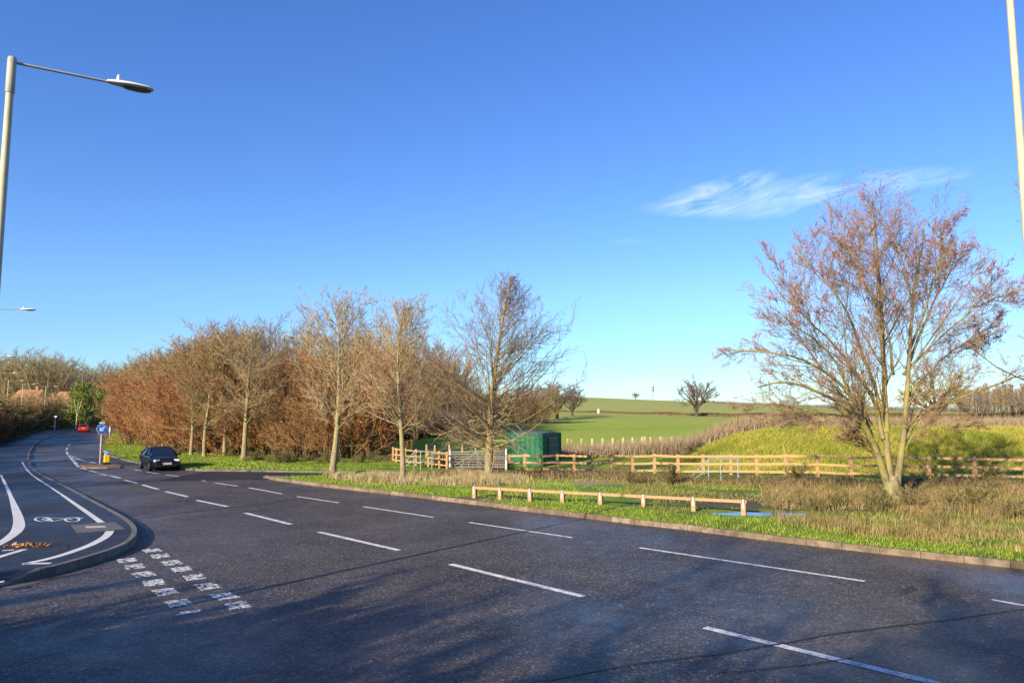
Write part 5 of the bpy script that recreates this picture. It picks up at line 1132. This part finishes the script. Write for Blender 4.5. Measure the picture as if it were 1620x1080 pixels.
# ------------------------------------------------------------------ cars
def car(name, loc, heading, paint, label, kind='saloon'):
    """x forward; built around the origin, then turned to heading"""
    e = empty(name, loc, heading); tag(e, label, 'car')
    if kind == 'saloon': L, Wd, H = 4.5, .89, 1.42; prof = [(-2.25, .42, .72, .70), (-2.18, .30, .92, .80), (-1.9, .22, 1.0, .86), (-1.2, .20, 1.01, .885), (-.3, .20, .98, .89), (.75, .20, .95, .89), (1.25, .20, .90, .885), (1.75, .20, .82, .86), (2.1, .22, .72, .80), (2.25, .32, .58, .66)]; cab = [(-1.95, 0.98, .66), (-1.15, H - .05, .56), (-.55, H, .57), (.15, H - .015, .57), (1.10, .945, .70)]
    else: L, Wd, H = 3.9, .87, 1.5; prof = [(-1.95, .42, .80, .72), (-1.90, .30, .98, .80), (-1.7, .22, 1.02, .85), (-1.0, .20, 1.0, .87), (0, .20, .97, .87), (.8, .20, .95, .87), (1.3, .20, .88, .85), (1.7, .22, .76, .80), (1.95, .34, .60, .64)]; cab = [(-1.88, 1.0, .70), (-1.55, H - .06, .60), (-.6, H, .60), (.15, H - .02, .59), (1.15, .945, .70)]
    mb = MB(); vs = []; sec = None
    for (x, zb, zt, w) in prof:
        half = [(0, zt + .012), (w * .55, zt + .006), (w * .88, zt - .03), (w * .97, zt - .12), (w, zt - .28 * (zt - zb)), (w * .995, zb + .25 * (zt - zb)), (w * .95, zb), (w * .5, zb)]
        ring = [(x, -y, z) for y, z in half] + [(x, y, z) for y, z in half[:0:-1]]
        vs += ring; sec = len(ring)
    fs = [(i * sec + k, i * sec + (k + 1) % sec, (i + 1) * sec + (k + 1) % sec, (i + 1) * sec + k) for i in range(len(prof) - 1) for k in range(sec)] + [tuple(range(sec)), tuple((len(prof) - 1) * sec + k for k in range(sec))[::-1]]
    mb.add(vs, fs); body = mb.build('body', paint, e, True)
    # greenhouse
    belt = lambda x: float(np.interp(x, [p[0] for p in prof], [p[2] for p in prof])) - .03
    mb = MB(); g = [(x, z, w) for x, z, w in cab]; vs = []
    for x, z, w in g: wb = float(np.interp(x, [p[0] for p in prof], [p[3] for p in prof])) * .93; zb = belt(x); zz = max(z, zb + .01); vs += [(x, -wb, zb), (x, -w, zz), (x, w, zz), (x, wb, zb)]
    n = len(g); fs = [(i * 4 + k, i * 4 + k + 1, (i + 1) * 4 + k + 1, (i + 1) * 4 + k) for i in range(n - 1) for k in range(3)] + [(0, 1, 2, 3), tuple((n - 1) * 4 + k for k in (3, 2, 1, 0))]
    mb.add(vs, fs); mb.build('windows', M['carglass'], e)
    r1, r2, r3 = g[1], g[2], g[3]
    mb = MB(); vs = []
    for (x, z, w) in (r1, r2, r3): vs += [(x, -w - .01, z + .004), (x, -w * .6, z + .03), (x, w * .6, z + .03), (x, w + .01, z + .004)]
    mb.add(vs, [(i * 4 + k, i * 4 + k + 1, (i + 1) * 4 + k + 1, (i + 1) * 4 + k) for i in range(2) for k in range(3)]); mb.build('roof', paint, e, True)
    mb = MB()
    for s in (-1, 1):
        for (A, B_) in ((0, 1), (3, 4)):
            pa, pb = g[A], g[B_]; wa = float(np.interp(pa[0], [p[0] for p in prof], [p[3] for p in prof])) * .93 if A == 0 else pa[2]; wb = float(np.interp(pb[0], [p[0] for p in prof], [p[3] for p in prof])) * .93 if B_ == 4 else pb[2]
            mb.bar((pa[0], s * (wa + .004), pa[1]), (pb[0], s * (wb + .004), pb[1]), .05, .07)
        xm = -.25; mb.bar((xm, s * .835, .95), (xm, s * .60, H - .03), .05, .08)
    mb.build('pillars', paint, e)
    fx, rx_ = L / 2 - .85, -L / 2 + .82
    for x in (fx, rx_):
        for s in (-1, 1):
            mb = MB(); mb.tube([(x, s * (Wd - .20), .315), (x, s * (Wd - .19), .315), (x, s * (Wd + .005), .315), (x, s * (Wd + .012), .315)], [.28, .315, .315, .27], 24); w_ = mb.build('wheel', M['black'], e, True)
            mb = MB(); mb.tube([(x, s * (Wd + .0), .315), (x, s * (Wd + .018), .315)], [.215, .20], 20); mb.build('rim', M['rim'], w_, True)
    for s in (-1, 1):
        mb = MB(); mb.box((.82, s * .98, 1.0), (.14, .20, .13), bev=.03); mb.build('wing_mirror', paint, e)
        xh = L / 2 - .13; mb = MB(); mb.box((xh, s * .58, .66 if kind == 'saloon' else .70), (.20, .34, .14), rz=s * -.35, bev=.03); mb.build('headlight', M['headlamp'], e)
        mb = MB(); mb.box((-L / 2 + .09, s * .64, .86), (.16, .26, .18), rz=s * .25, bev=.03); mb.build('tail_light', M['taillamp'], e)
    mb = MB(); mb.box((L / 2 - .005, 0, .56), (.06, .62, .22), bev=.02); gr = mb.build('grille', M['black'], e)
    mb = MB(); mb.box((L / 2 - .02, 0, .33), (.10, 1.1, .12), bev=.02); mb.build('air_intake', M['black'], e)
    mb = MB(); mb.box((L / 2 + .03, 0, .47), (.02, .50, .115)); mb.build('number_plate', M['plate_white'], e)
    mb = MB(); mb.box((-L / 2 - .012, 0, .72), (.03, .50, .11)); mb.build('number_plate', M['plate_yellow'], e)
    return e
X, Y = at(240, 743.5); car('saloon_car', (X, Y + 1.0, 0), math.atan2(-.80, .60), M['carpaint_dark'], 'dark blue saloon car coming towards the camera in the far lane')
X, Y = at(133, 683, 0, True); car('hatchback_car', (X, Y, float(zr(Y))), math.atan2(.88, -.42), M['carpaint_red'], 'small red hatchback driving away towards the bend', 'hatch')
